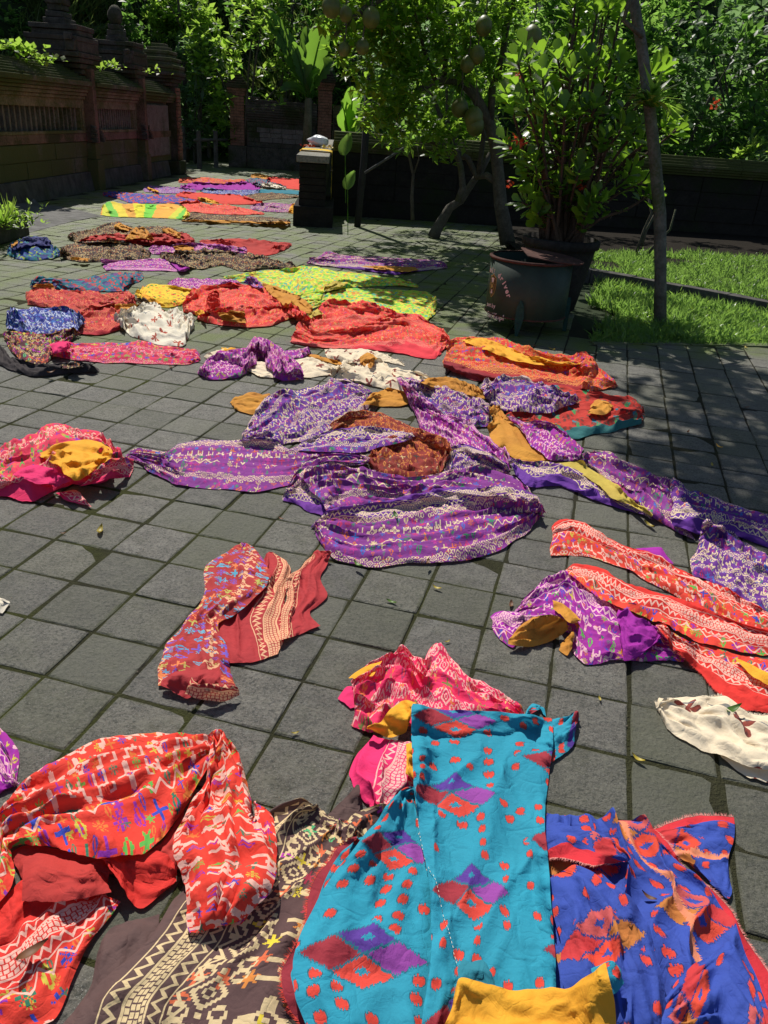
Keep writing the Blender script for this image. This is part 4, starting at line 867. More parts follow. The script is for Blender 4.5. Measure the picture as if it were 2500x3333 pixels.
cloth('cream cloth with rust leaf figures and ochre lining in the middle', p_('cream_f', 'G', [(110, 600), (250, 568), (400, 640), (640, 618), (700, 600), (790, 650), (860, 650)], [(118, 612), (300, 660), (420, 712), (640, 714), (790, 702), (860, 700)], h=.03, A=.05, n=4, m=5, v0=.1), p_('cream_f', 'G', [(765, 560), (870, 564), (1000, 568), (1100, 600), (1185, 640)], [(770, 612), (900, 642), (1050, 622), (1188, 650)], 'back_fold', h=.03, A=.05, n=3, m=6), p_('cream_f', 'G', [(790, 692), (850, 640), (940, 640), (1050, 618), (1100, 660), (1200, 690), (1335, 720)], [(800, 732), (950, 742), (1100, 782), (1240, 804), (1310, 752)], 'front_fold', h=.05, A=.06, n=4, m=5), p_('ochre', 'G', [(655, 592), (720, 600), (845, 635)], [(680, 605), (760, 632), (840, 655)], 'ochre_lining', A=.03), p_('ochre', 'G', [(945, 612), (995, 584), (1035, 612)], [(960, 650), (1000, 668), (1030, 650)], 'ochre_lining', h=.04, A=.02), p_('yell', 'G', [(200, 553), (290, 568)], [(198, 584), (270, 582)], 'yellow_corner', A=.01))
cloth('magenta figured cloth tied in a knot over the cream cloth', p_('mag_sk', 'G', [(78, 690), (130, 610), (240, 580), (340, 560), (360, 515), (385, 503), (430, 560)], [(80, 702), (140, 727), (300, 712), (360, 662), (432, 592)], h=.07, A=.06, n=4, m=4, v0=.15), p_('mag_sk', 'G', [(520, 570), (660, 564), (682, 580)], [(560, 620), (650, 604), (678, 590)], 'back_tail', A=.04, v0=.2), p_('mag_sk', 'G', [(340, 562), (385, 503), (480, 535), (560, 598), (630, 668), (640, 702)], [(420, 575), (440, 642), (480, 702), (530, 732), (637, 728)], 'knotted_fold', h=.12, A=.06, n=4, m=3, v0=.2))

# ---------- right of the middle (E crop)
cloth('red ikat cloth with teal frayed hem and yellow patch at the shade edge', p_('red_ik', 'E', [(370, 530), (560, 400), (700, 418), (800, 428), (940, 440), (1005, 465), (1042, 520)], [(380, 562), (600, 602), (705, 648), (850, 622), (970, 592), (1027, 576), (1042, 526)], h=.03, A=.04, n=5, m=4, v0=.0, flip=True), p_('ochre', 'E', [(790, 488), (820, 460), (897, 490)], [(775, 530), (860, 542), (898, 502)], 'yellow_lining', A=.015), p_('ochre', 'E', [(480, 570), (560, 568)], [(500, 590), (640, 588)], 'yellow_lining', A=.01))
cloth('scarlet cloth with broad yellow lining band right of the coral cloth', p_('scar_sk', 'E', [(90, 172), (160, 150), (350, 155), (440, 190), (560, 230), (690, 245), (762, 226), (802, 265)], [(58, 292), (220, 345), (400, 362), (560, 392), (740, 408), (802, 310)], h=.03, A=.035, n=5, m=4, v0=.0, flip=True), p_('yell', 'E', [(160, 165), (250, 158), (380, 200), (480, 252), (600, 265), (745, 280)], [(180, 182), (280, 222), (420, 272), (560, 296), (742, 296)], 'yellow_lining', h=.02, A=.02, m=4), p_('scar_sk', 'E', [(738, 290), (800, 286), (860, 330), (916, 382)], [(735, 402), (808, 410), (918, 398)], 'end_lobe', h=.05, A=.03, v0=.2), p_('crimp', 'E', [(60, 262), (230, 318), (370, 362)], [(58, 295), (225, 365), (368, 372)], 'dark_hem', A=.01))
# purple heap
cloth('violet figured cloth forming the upper left of the big purple heap', p_('ochre', 'F', [(488, 215), (560, 188), (672, 196)], [(495, 252), (570, 278), (645, 262)], 'yellow_lining', h=.05, A=.02), p_('vio_sk', 'F', [(535, 400), (570, 310), (650, 200), (760, 190), (900, 150), (950, 128), (1020, 135), (1122, 188)], [(545, 407), (700, 412), (850, 392), (950, 332), (1080, 282), (1132, 205)], h=.09, A=.06, n=5, m=4, v0=.1, c=.6))
cloth('ochre lining and violet cloth folded across the top of the heap', p_('ochre', 'F', [(1115, 195), (1200, 163), (1320, 190)], [(1072, 245), (1150, 238), (1240, 240), (1330, 225)], 'ochre_lining', h=.04, A=.03), p_('vio_sk', 'E', [(-130, 352), (60, 405), (180, 440), (300, 500)], [(-80, 500), (60, 530), (120, 565), (210, 592), (298, 590)], h=.05, A=.05, n=4, m=4, v0=.15, flip=True), p_('ochre', 'E', [(-60, 380), (10, 350), (60, 350), (200, 390), (295, 440)], [(0, 405), (100, 400), (200, 442), (300, 455)], 'ochre_lining', h=.03, A=.02, m=4))
cloth('violet figured cloth crumpled at the upper right of the purple heap', p_('vio_sk', 'E', [(250, 385), (350, 360), (450, 370), (560, 400), (722, 462)], [(290, 485), (400, 522), (600, 522), (722, 472)], h=.06, A=.055, n=5, m=5, v0=.08, c=.7))
cloth('magenta and ochre cloth running down the right of the purple heap', p_('mag_sk', 'E', [(-170, 350), (-60, 440), (60, 530), (200, 588), (320, 700), (395, 780)], [(-60, 560), (-40, 640), (100, 690), (250, 770), (385, 805)], h=.04, A=.045, n=5, m=4, v0=.06), p_('ochre', 'E', [(288, 497), (300, 560), (280, 600), (320, 680), (390, 735), (470, 766), (590, 762)], [(340, 498), (370, 545), (452, 610), (500, 680), (560, 730), (592, 757)], 'ochre_lining', h=.05, A=.025, m=2), p_('mag_sk', 'E', [(370, 547), (470, 578), (590, 580), (680, 640), (747, 702), (738, 745)], [(450, 612), (500, 690), (580, 757), (650, 757), (737, 752)], 'rounded_fold', h=.09, A=.04, n=4, v0=.2))
cloth('violet cloth tucked under the magenta strip in the heap', p_('vio_sk', 'E', [(80, 800), (90, 700), (160, 690), (300, 740), (385, 800)], [(60, 870), (150, 830), (260, 800), (400, 830)], h=.05, A=.04, v0=.02, n=4))
cloth('rust and gold brocade cloth in the middle of the purple heap', p_('rust_sk', 'F', [(930, 330), (1010, 285), (1050, 275), (1160, 270), (1300, 338), (1440, 388), (1472, 440)], [(950, 352), (1100, 350), (1250, 382), (1400, 432), (1472, 462)], h=.05, A=.04, n=4, m=4, v0=.3), p_('rust_sk', 'F', [(1100, 480), (1180, 388), (1330, 382), (1440, 398), (1474, 450)], [(1105, 502), (1160, 557), (1280, 568), (1400, 557), (1467, 482)], 'front_fold', h=.08, A=.05, n=4, m=4, v0=.3))
cloth('long purple figured cloth gathered in folds, left arm of the heap', p_('pur_sk', 'F', [(22, 450), (80, 440), (200, 450), (260, 408), (370, 393), (550, 400), (650, 400), (760, 440), (900, 440), (1050, 450), (1110, 485)], [(25, 468), (110, 522), (230, 592), (400, 607), (600, 627), (750, 592), (900, 522), (1000, 512), (1105, 502)], h=.05, A=.05, n=7, m=1.6, v0=.12, c=.3))
cloth('violet cloth with plain hem folded over the long purple arm', p_('vio_sk', 'F', [(800, 405), (960, 350), (1100, 338), (1290, 373), (1305, 388)], [(760, 442), (900, 452), (1060, 454), (1200, 422), (1302, 396)], h=.04, A=.035, n=4, m=4, v0=.02))
cloth('largest round purple figured cloth at the front of the heap', p_('pur_sk', 'F', [(740, 612), (790, 545), (850, 530), (930, 600)], [(716, 662), (800, 692), (850, 722), (922, 737)], 'left_tail', h=.03, A=.03, v0=.0, flip=True), p_('pur_sk', 'F', [(785, 560), (860, 520), (960, 508), (1100, 540), (1300, 570), (1450, 550), (1600, 508), (1760, 560), (1841, 636), (1884, 718)], [(930, 722), (1100, 702), (1400, 692), (1700, 702), (1884, 742)], 'upper_half', h=.06, A=.045, n=5, m=3, v0=.15, c=.5),
      p_('pur_sk', 'F', [(848, 790), (930, 722), (1100, 690), (1370, 640), (1500, 618), (1700, 618), (1850, 660), (1884, 718)], [(862, 802), (900, 882), (960, 932), (1100, 962), (1280, 947), (1500, 942), (1703, 884), (1830, 802), (1886, 727)], 'lower_half', h=.05, A=.032, n=5, m=2.5, v0=.0, c=.5))
cloth('long purple cloth trailing diagonally to the right edge with olive lining', p_('vio_sk', 'E', [(385, 752), (550, 770), (700, 800), (850, 880), (1000, 960), (1100, 1042)], [(400, 802), (480, 882), (640, 882), (760, 932), (900, 982), (1060, 1034)], 'plain_hem_side', A=.025, n=3, m=3, v0=.0, flip=True), p_('pur_sk', 'E', [(745, 728), (850, 714), (960, 760), (1100, 830), (1170, 860), (1222, 900), (1242, 1000)], [(745, 762), (850, 842), (950, 932), (1080, 1032), (1200, 1102), (1300, 1142)], h=.05, A=.045, n=4, m=3, v0=.15, c=.6), p_('olive', 'E', [(690, 765), (745, 758), (820, 820), (900, 870), (1000, 970), (1085, 1030)], [(600, 772), (700, 802), (800, 862), (900, 952), (1000, 992), (1080, 1037)], 'olive_lining', h=.02, A=.02, m=3), p_('vio_sk', 'E', [(1165, 862), (1260, 905), (1400, 950), (1550, 1000), (1780, 1050)], [(1190, 1082), (1330, 1122), (1500, 1132), (1780, 1220)], 'right_end', h=.04, A=.04, n=4, m=3, v0=.0, flip=True))
# ---------- left and centre (J crop)
cloth('rose pink cloth with yellow lining at the left edge', p_('pink2', 'J', [(-120, 300), (0, 250), (80, 200), (170, 150), (260, 112), (350, 140), (440, 150), (470, 190), (520, 240), (552, 268)], [(-120, 450), (0, 442), (150, 462), (240, 422), (330, 382), (400, 392), (480, 372), (552, 292)], h=.07, A=.04, n=4, m=4, v0=.0, flip=True, c=.6), p_('pink2', 'J', [(430, 347), (510, 290), (600, 277)], [(370, 397), (460, 382), (586, 357)], 'striped_tail', A=.02, v0=.02, n=2, flip=True), p_('pinkp', 'J', [(68, 352), (150, 310), (240, 330), (328, 370)], [(72, 356), (150, 392), (272, 407)], 'plain_hem_fold', A=.015, h=.015), p_('pink2', 'J', [(330, 410), (362, 420), (404, 482)], [(238, 430), (300, 462), (402, 485)], 'corner_flap', A=.015, v0=.04, flip=True), p_('yell', 'J', [(178, 262), (260, 218), (380, 193), (460, 208), (508, 255), (503, 287)], [(228, 302), (320, 372), (350, 387), (420, 342), (500, 292)], 'yellow_lining', h=.03, A=.012, n=3, c=.3))
cloth('brick red figured cloth lying twisted and alone on bare paving', p_('mar_sk', 'J', [(1190, 700), (1150, 800), (1080, 900), (972, 1010), (1005, 1100), (1035, 1185)], [(1228, 692), (1312, 762), (1288, 900), (1264, 1050), (1252, 1156)], 'right_panel', h=.03, A=.03, n=4, m=2, v0=.0), p_('mar_sk', 'J', [(1398, 715), (1312, 800), (1286, 900), (1262, 1000), (1264, 1092)], [(1430, 684), (1495, 700), (1447, 790), (1462, 895), (1400, 960), (1447, 1022)], 'right_wing', h=.02, A=.02, n=3, v0=.0, flip=True), p_('mar_sk', 'J', [(1088, 655), (1000, 700), (930, 750), (920, 800), (900, 930), (830, 1010), (750, 1110), (715, 1200), (710, 1290)], [(1118, 655), (1200, 738), (1190, 850), (1120, 930), (1040, 985), (985, 1015), (1010, 1100), (1050, 1220), (1072, 1330)], 'left_panel', h=.05, A=.03, n=4, m=3, v0=.22, c=.6),
      p_('marp', 'J', [(715, 1288), (790, 1240), (980, 1218), (992, 1290)], [(712, 1294), (840, 1342), (900, 1300), (1000, 1300)], 'plain_hem_fold', A=.012), p_('mar_sk', 'J', [(860, 1275), (900, 1300), (1000, 1300), (1060, 1308)], [(840, 1342), (900, 1352), (1000, 1362), (1068, 1338)], 'rolled_edge', h=.02, A=.01, v0=.1))
cloth('plain violet cloth corner with white woven hem at the left edge', p_('mag_sk', 'A', [(-300, 0), (-60, 60), (0, 112), (42, 170), (72, 250), (96, 430)], [(-300, 520), (-100, 502), (0, 487), (96, 437)], A=.02, v0=.0, flip=True))
cloth('tip of a white cloth just entering at the left edge', p_('white_f', 'J', [(-120, 880), (-30, 892), (0, 900), (30, 915)], [(-120, 975), (-40, 962), (0, 967), (30, 922)], h=.03, A=.02))

# ---------- right hand side (D crop)
cloth('magenta cloth corner peeping from under the orange red cloth', p_('magp', 'D', [(938, 312), (1000, 306), (1082, 310), (1100, 345), (1132, 392)], [(960, 330), (1050, 372), (1120, 400)], A=.01))
cloth('violet figured cloth at the right edge above the orange red cloth', p_('vio_sk', 'D', [(1308, 178), (1400, 222), (1530, 290), (1659, 360), (1900, 470)], [(1233, 452), (1300, 472), (1450, 562), (1600, 652), (1900, 800)], h=.03, A=.03, n=4, m=3, v0=.19))
cloth('magenta figured cloth with yellow lining bunched beside the orange red one', p_('mag_sk', 'D', [(320, 620), (340, 590), (440, 505), (560, 456), (680, 520), (850, 640), (1060, 740), (1200, 860)], [(250, 722), (400, 702), (560, 762), (600, 852), (660, 935), (860, 922), (1000, 912), (1200, 922)], h=.05, A=.05, n=5, m=4, v0=.05, c=.7), p_('mag_sk', 'D', [(178, 682), (230, 646), (310, 660), (360, 682), (520, 680)], [(173, 722), (205, 802), (268, 847), (330, 772), (520, 700)], 'left_loop', h=.05, A=.03, v0=.06), p_('ochre', 'D', [(290, 772), (380, 700), (540, 700), (582, 742)], [(268, 842), (380, 857), (480, 817), (582, 750)], 'yellow_lining', h=.04, A=.015), p_('ochre', 'D', [(498, 598), (560, 628), (652, 716)], [(508, 642), (560, 722), (600, 742), (640, 730)], 'yellow_lining', h=.02, A=.012), p_('ochre', 'D', [(525, 832), (600, 768), (615, 800)], [(530, 860), (580, 888), (602, 850)], 'yellow_corner', A=.01), p_('magp', 'D', [(845, 650), (900, 660), (1000, 720), (1066, 762)], [(850, 802), (870, 927), (1000, 882), (1072, 802)], 'plain_hem_fold', h=.02, A=.018))
cloth('long orange red figured cloth stretching to the right edge', p_('red_long', 'D', [(485, 205), (500, 188), (580, 153), (640, 170), (720, 230), (900, 310), (1080, 370), (1300, 490), (1480, 560), (1659, 670), (1900, 780)], [(478, 352), (600, 352), (750, 372), (900, 422), (1080, 522), (1300, 642), (1500, 742), (1700, 802), (1900, 880)], 'upper_panel', h=.035, A=.03, n=3, m=3, v0=.02, c=.4), p_('red_long', 'D', [(1058, 738), (1180, 800), (1400, 860), (1600, 900), (1900, 960)], [(1060, 752), (1150, 872), (1290, 982), (1420, 1102), (1540, 1182), (1659, 1212), (1900, 1290)], 'lower_panel', h=.03, A=.03, n=4, m=3, v0=.0, flip=True, fringe=('bot', 'fr_red')), p_('red_long', 'D', [(572, 420), (620, 398), (780, 430), (900, 520), (1080, 560), (1270, 620), (1450, 700), (1659, 770), (1900, 880)], [(560, 442), (640, 502), (750, 602), (900, 662), (1080, 722), (1250, 802), (1450, 862), (1700, 902), (1900, 970)], 'middle_panel', h=.05, A=.025, n=3, m=3, v0=.0, c=.5), p_('yell', 'D', [(1480, 910), (1560, 940), (1659, 990), (1900, 1100)], [(1500, 930), (1580, 1010), (1659, 1062), (1900, 1180)], 'yellow_lining', A=.012))
cloth('frayed cream cotton cloth with rust figures at the right edge', p_('cream_f', 'D', [(1380, 1400), (1500, 1440), (1659, 1500), (1900, 1560)], [(1380, 1432), (1540, 1532), (1659, 1577), (1900, 1660)], 'under_layer', h=.02, A=.02), p_('cream_f', 'D', [(1025, 1157), (1120, 1128), (1250, 1135), (1400, 1108), (1500, 1180), (1600, 1208), (1900, 1240)], [(1062, 1202), (1100, 1270), (1170, 1332), (1290, 1402), (1400, 1432), (1550, 1500), (1900, 1600)], 'top_layer', h=.07, A=.035, n=4, m=3, c=.8, fringe=('top', 'fr_cream')))

# ---------- foreground
cloth('hot pink cloth with yellow lining lying behind the turquoise cloth', p_('pink_sk', 'B', [(520, 160), (450, 260), (384, 365), (450, 472), (500, 542)], [(745, 195), (745, 300), (745, 440), (650, 490), (560, 572)], 'lower_panel', h=.02, A=.02, n=2, v0=.0), p_('pinkp', 'P', [(278, 932), (310, 884), (350, 878), (440, 872)], [(320, 972), (400, 942), (450, 905)], 'plain_hem_fold', A=.015, h=.02), p_('pink_sk', 'P', [(328, 852), (440, 800), (550, 723), (610, 740), (670, 790), (690, 713), (710, 698), (760, 730), (860, 835), (980, 900), (1060, 960), (1112, 1018)], [(330, 1042), (420, 1092), (560, 1062), (700, 1082), (900, 1082), (1112, 1040)], h=.05, A=.045, n=4, m=4, v0=.16, c=.5), p_('yell', 'P', [(328, 850), (370, 820), (478, 778)], [(345, 860), (400, 852), (442, 850)], 'yellow_lining', A=.01), p_('yell', 'P', [(410, 1072), (470, 1050), (560, 958), (622, 968)], [(420, 1085), (520, 1130), (600, 1102), (622, 1010)], 'yellow_lining', h=.02, A=.015), p_('yell', 'B', [(690, 220), (726, 208), (742, 212)], [(668, 390), (700, 402), (742, 432)], 'yellow_strip', A=.01))
cloth('dark brown figured cloth with cream zigzag weave between the red and turquoise ones', p_('brownp', 'B', [(280, 582), (430, 438), (452, 480)], [(300, 640), (365, 645), (452, 562)], 'brown_corner', A=.012), p_('brown_sk', 'B', [(360, 650), (450, 580), (560, 540), (610, 545)], [(380, 800), (470, 760), (600, 700), (640, 620)], 'back_layer', A=.015, v0=.3),
      p_('brown_sk', 'A', [(300, 1800), (380, 1690), (480, 1470), (540, 1290), (600, 1213)], [(760, 1800), (800, 1600), (850, 1400), (880, 1200), (885, 1128)], 'under_layer', A=.010, n=2, v0=-.15, flip=False), p_('brown_sk', 'A', [(370, 1810), (450, 1620), (600, 1450), (800, 1250), (960, 1050), (1200, 860), (1480, 590), (1655, 522)], [(2250, 1810), (2230, 1500), (2150, 1250), (2080, 1000), (2000, 800), (1950, 690)], 'main_layer', h=.015, A=.016, n=4, m=2, v0=.0, c=.5))
cloth('royal blue ikat cloth with red frayed hem at the lower right', p_('blue_ik', 'C', [(1040, 667), (1180, 630), (1290, 598), (1400, 593), (1467, 604)], [(1230, 870), (1330, 960), (1380, 1020), (1420, 1048), (1436, 1000)], 'corner_flap', A=.012, h=.01, v0=.0, fringe=('top', 'fr_pink')), p_('blue_ik', 'C', [(985, 655), (1040, 668), (1200, 868), (1330, 985), (1450, 1110), (1560, 1290), (1659, 1480), (1800, 1830)], [(470, 568), (440, 900), (480, 1300), (560, 1830)], 'main_layer', h=.02, A=.018, n=4, m=2, v0=.0, c=.5, fringe=('top', 'fr_pink')), p_('blue_ik', 'C', [(450, 930), (480, 1050), (520, 1250), (560, 1500), (700, 1830)], [(560, 880), (760, 930), (900, 1060), (1020, 1250), (1090, 1500), (1085, 1830)], 'bunched_folds', h=.09, A=.07, n=4, m=2, v0=.25, c=.4), p_('blue_ik', 'C', [(445, 668), (560, 638), (740, 708), (822, 735), (860, 790), (922, 850)], [(450, 860), (480, 830), (640, 835), (730, 880), (905, 872)], 'turned_corner', h=.05, A=.02, v0=.0, flip=True, fringe=('bot', 'fr_pink')), p_('blue_ik', 'C', [(1088, 1610), (1200, 1500), (1420, 1285), (1470, 1300), (1560, 1440), (1620, 1640), (1660, 1830)], [(1080, 1830), (1250, 1830), (1400, 1830), (1600, 1830)], 'lower_fold', h=.05, A=.03, n=3, v0=.25))
cloth('large turquoise ikat cloth with red spots and lozenges in the foreground', p_('teal_ik2', 'B', [(440, 722), (320, 785), (210, 960), (140, 1180), (60, 1380), (18, 1470), (60, 1600), (130, 1714), (160, 1830)], [(500, 760), (440, 900), (330, 1200), (260, 1500), (300, 1830)], 'under_layer', h=.02, A=.012, v0=.0, fringe=('top', 'fr_red')), p_('teal_ik', 'B', [(1330, 60), (1380, -2), (1420, 0)], [(1345, 72), (1430, 12), (1438, 72)], 'small_tip', h=.02, A=.01), p_('teal_ik', 'B', [(1470, 82), (1540, 60), (1602, 44), (1637, 68)], [(1475, 305), (1520, 262), (1595, 190), (1632, 90)], 'corner_ear', h=.04, A=.015),
      p_('teal_ik', 'B', [(742, 450), (640, 490), (560, 620), (440, 765), (335, 900), (230, 1040), (150, 1190), (118, 1280), (95, 1400), (105, 1600), (145, 1714), (180, 1830)], [(748, 450), (752, 520), (790, 700), (830, 850), (860, 1000), (870, 1300), (830, 1640), (800, 1830)], 'left_panel', h=.05, A=.009, n=2, m=2, c=.5, w=.25), p_('teal_ik', 'B', [(735, 12), (724, 40), (728, 200), (740, 450), (770, 700), (803, 850), (822, 1000), (835, 1300), (800, 1600), (770, 1830)], [(1478, 72), (1486, 90), (1490, 200), (1470, 400), (1450, 560), (1440, 700), (1475, 950), (1490, 1200), (1505, 1500), (1512, 1830)], 'main_panel', h=.030, A=.009, n=2, m=2., c=.5, edge=.02, w=.25),
      p_('tealp', 'B', [(978, 1440), (1010, 1388), (1060, 1402), (1130, 1386), (1185, 1492)], [(975, 1500), (1060, 1520), (1120, 1530), (1200, 1545)], 'turned_edge', h=.03, A=.02, c=.8), p_('teal_ik', 'B', [(1700, 1450), (1745, 1425), (1790, 1408), (1838, 1450), (1845, 1500)], [(1700, 1530), (1730, 1600), (1760, 1600), (1800, 1570), (1840, 1530)], 'rolled_corner', h=.06, A=.02, u0=.1), p_('crimp', 'B', [(1740, 1440), (1775, 1500), (1790, 1600), (1815, 1830)], [(1725, 1560), (1700, 1640), (1712, 1720), (1730, 1830)], 'crimson_hem', h=.02, A=.01),
      p_('yell', 'B', [(950, 1640), (982, 1495), (1100, 1528), (1200, 1552), (1350, 1550), (1480, 1530), (1555, 1542), (1635, 1500), (1680, 1478), (1745, 1438)], [(900, 1900), (1100, 1900), (1300, 1900), (1500, 1900), (1790, 1900)], 'yellow_lining', h=.03, A=.007, n=2, m=2, c=.35))
cloth('large scarlet figured cloth with white and blue motifs at the lower left', p_('redp', 'A', [(60, 800), (130, 760), (280, 772), (450, 790), (600, 800), (850, 760), (1010, 560)], [(110, 1010), (300, 935), (450, 930), (600, 905), (780, 870), (1000, 900)], 'inner_layer', h=.02, A=.015), p_('red_sk', 'A', [(-260, 1150), (0, 1075), (120, 955), (300, 925), (430, 930)], [(-300, 1900), (0, 1790), (130, 1740), (255, 1714), (450, 1390), (560, 1210), (655, 1060)], 'lower_strip', h=.05, A=.03, n=4, m=2, v0=-.02, c=.4), p_('redp', 'A', [(128, 835), (200, 803), (300, 838), (440, 898), (525, 858), (600, 900)], [(112, 1080), (300, 1072), (450, 1052), (610, 1010)], 'plain_hem_fold', h=.03, A=.02), p_('red_sk', 'A', [(520, 823), (700, 800), (870, 800), (965, 900)], [(588, 852), (622, 962), (692, 1062), (782, 1110), (862, 1062), (965, 960)], 'hem_corner', h=.03, A=.02, v0=-.01, flip=True), p_('red_sk', 'A', [(1350, 520), (1400, 700), (1420, 1000), (1250, 1205)], [(1372, 520), (1484, 610), (1494, 930), (1290, 1205)], 'back_fold', h=.05, A=.03, v0=.3),
      p_('red_sk', 'A', [(-260, 1100), (-120, 840), (0, 600), (20, 560), (120, 430), (300, 300), (480, 200), (700, 158), (900, 153), (1158, 165)], [(-120, 1180), (30, 1000), (60, 900), (60, 790), (130, 762), (280, 775), (450, 800), (600, 825), (800, 790), (950, 680), (1148, 330)], 'arched_panel', h=.11, A=.05, n=4, m=3, v0=.30, c=.35), p_('red_sk', 'A', [(1152, 168), (1140, 300), (1095, 430), (1000, 600), (942, 700), (938, 800), (968, 900), (980, 1050), (1020, 1200), (1050, 1238)], [(1160, 168), (1240, 238), (1312, 330), (1352, 500), (1372, 620), (1450, 720), (1482, 880), (1452, 1010), (1352, 1132), (1250, 1212)], 'rounded_lobe', h=.13, A=.035, n=4, m=3, v0=.30, c=.35))

tq = [o for o in COL.objects if o.name.startswith('sarong_cloth') and 'turquoise ikat' in str(o.get('label', ''))][0]
def stitches(crop, pts, n, name):
    q = cp(crop, pts); w0 = spline(at(q[:, 0], q[:, 1], .05), n * 2 + 1); m = MB()
    for i in range(0, n * 2, 2):
        a, b = w0[i].copy(), w0[i + 1].copy()
        for c in (a, b):
            hx, hy = hidx(c[0], c[1]); c[2] = HM[hx, hy] + .0015
        d = b - a; s_ = np.array([-d[1], d[0], 0]); s_ *= .0005 / (np.linalg.norm(s_) + 1e-9); m.add([a - s_, a + s_, b + s_, b - s_], [(0, 1, 2, 3)])
    o = m.obj(name, MATS['fr_cream'], tq); o['kind'] = 'stuff'
stitches('B', [(748, 470), (772, 640), (805, 820), (860, 960), (920, 1180), (978, 1390)], 46, 'seam_stitching')
# ================================================================== PLANTS
def leafmat(name, c0, c1, trans=.5, rough=.38, tcol=None, spec=.5, wax=0.):
    M = Mat(name); oi = S(M.t, M.n('ObjectInfo').outputs['Random']); p = M.pos()
    lu = floor_(M.sep(M.n('UVMap').outputs[0])[0] * 1.); r = M.white(lu, 3.)
    col = M.mix(r, c0, c1); col = M.mix((M.white(lu, 9.) > .93) * .7, col, (c1[0] * 2.2, c1[1] * 1.35, c1[2])); col = M.mix((M.white(lu, 12.) > .7) * .6, col, tuple(x * .5 for x in c0)); col = M.mix(M.mapr(M.noise(p, 1.1, 3), .35, .7, 0, .5), col, tuple(x * .55 for x in c0))
    t = M.n('BsdfTranslucent'); M.set(t.inputs[0], M.mix(.75, col, tcol or tuple(min(1, x * 3.2) for x in c1)))
    d = M.bsdf(col, rough, M.bump(M.noise(p, 60, 2), .15, .005), spec)
    mx = M.n('MixShader'); mx.inputs[0].default_value = trans; M.set(mx.inputs[1], d); M.set(mx.inputs[2], t.outputs[0])
    return M.fin(mx.outputs[0])
LF_EUPH = leafmat('succulent_leaf', (.055, .115, .024), (.090, .180, .030), .52, .36, (.42, .74, .05))
LF_POM = leafmat('citrus_leaf', (.030, .075, .014), (.060, .125, .020), .58, .36, (.46, .76, .07), .45)
LF_DARK = leafmat('dark_glossy_leaf', (.022, .058, .018), (.045, .100, .026), .55, .42, (.26, .52, .08), .4)
LF_MID = leafmat('broad_green_leaf', (.038, .092, .026), (.072, .150, .038), .60, .42, (.40, .70, .12), .4)
LF_BLUE = leafmat('grey_green_leaf', (.050, .10, .058), (.085, .15, .085), .52, .40, (.36, .58, .22), .45)
LF_LIGHT = leafmat('pale_green_leaf', (.05, .11, .02), (.10, .19, .03), .6, .4, (.52, .80, .10), .4)
LF_BAN = leafmat('banana_leaf', (.045, .12, .02), (.07, .17, .03), .62, .4, (.36, .68, .07))
GRASSM = leafmat('lawn_grass', (.06, .13, .028), (.13, .23, .06), .5, .34, (.44, .74, .13))
REEDM = leafmat('hanging_grass', (.05, .085, .025), (.11, .15, .045), .4, .5, (.26, .36, .08))
BARK = stone_mat('grey_bark', (.055, .047, .037), (.145, .13, .105), (.06, .08, .03), .3, 14)
BARK2 = stone_mat('lichen_bark', (.035, .030, .022), (.22, .22, .18), (.05, .07, .02), .3, 9)
THORN = stone_mat('thorny_brown_stem', (.055, .034, .024), (.13, .085, .06), (.05, .05, .02), .1, 30)

LEAFV = {  # (across, along, up) templates, 4 triangles each
 'oval': ([(0, 0, 0), (-.27, .45, .07), (.27, .45, .07), (0, 1, -.08), (0, .5, 0)], [(0, 4, 1), (0, 2, 4), (4, 3, 1), (4, 2, 3)]),
 'spoon': ([(0, 0, 0), (-.25, .68, .07), (.25, .68, .07), (-.13, .95, .04), (.13, .95, .04), (0, .62, -.01), (0, 1, .0)], [(0, 5, 1), (0, 2, 5), (1, 5, 3), (5, 2, 4), (3, 5, 6), (5, 4, 6)]),
 'blade': ([(-.024, 0, 0), (.024, 0, 0), (-.022, .5, .08), (.022, .5, .08), (0, 1, -.22)], [(0, 1, 3), (0, 3, 2), (2, 3, 4)]),
 'strap': ([(0, 0, 0), (-.09, .4, .05), (.09, .4, .05), (0, 1, -.35), (0, .45, .03)], [(0, 4, 1), (0, 2, 4), (4, 3, 1), (4, 2, 3)]),
}
def leaves(name, P, D, N, L_, shape, mat, parent=None, kind=None, W=1., **kw):
    "P origins, D directions, N up normals, L_ lengths"
    tv, tf = LEAFV[shape]; tv = np.array(tv); tf = np.array(tf); n = len(P)
    D = D / (np.linalg.norm(D, axis=1, keepdims=True) + 1e-9); X = np.cross(D, N); X /= (np.linalg.norm(X, axis=1, keepdims=True) + 1e-9); Z = np.cross(X, D)
    v = P[:, None] + L_[:, None, None] * (tv[None, :, 0, None] * X[:, None] * W + tv[None, :, 1, None] * D[:, None] + tv[None, :, 2, None] * Z[:, None])
    f = (tf[None] + (np.arange(n) * len(tv))[:, None, None]).reshape(-1, 3)
    uv = np.repeat(np.stack([np.arange(n) + .5, np.zeros(n)], -1), len(tv), 0)
    o = link(name, npmesh(name, v.reshape(-1, 3), f, False, uv), mat, parent, **kw)
    if kind: o['kind'] = kind
    return o
def unit(n): v = rng.normal(size=(n, 3)); return v / np.linalg.norm(v, axis=1, keepdims=True)
def tufts(C, n, L_, up=.4, spread=1.):
    "n leaves round every centre"
    P = np.repeat(C, n, 0); m = len(P); D = unit(m) * spread; D[:, 2] = D[:, 2] * .7 + up; N = unit(m) * .5; N[:, 2] += 1
    return P + D * .02, D, N, L_ * rng.uniform(.65, 1.2, m)
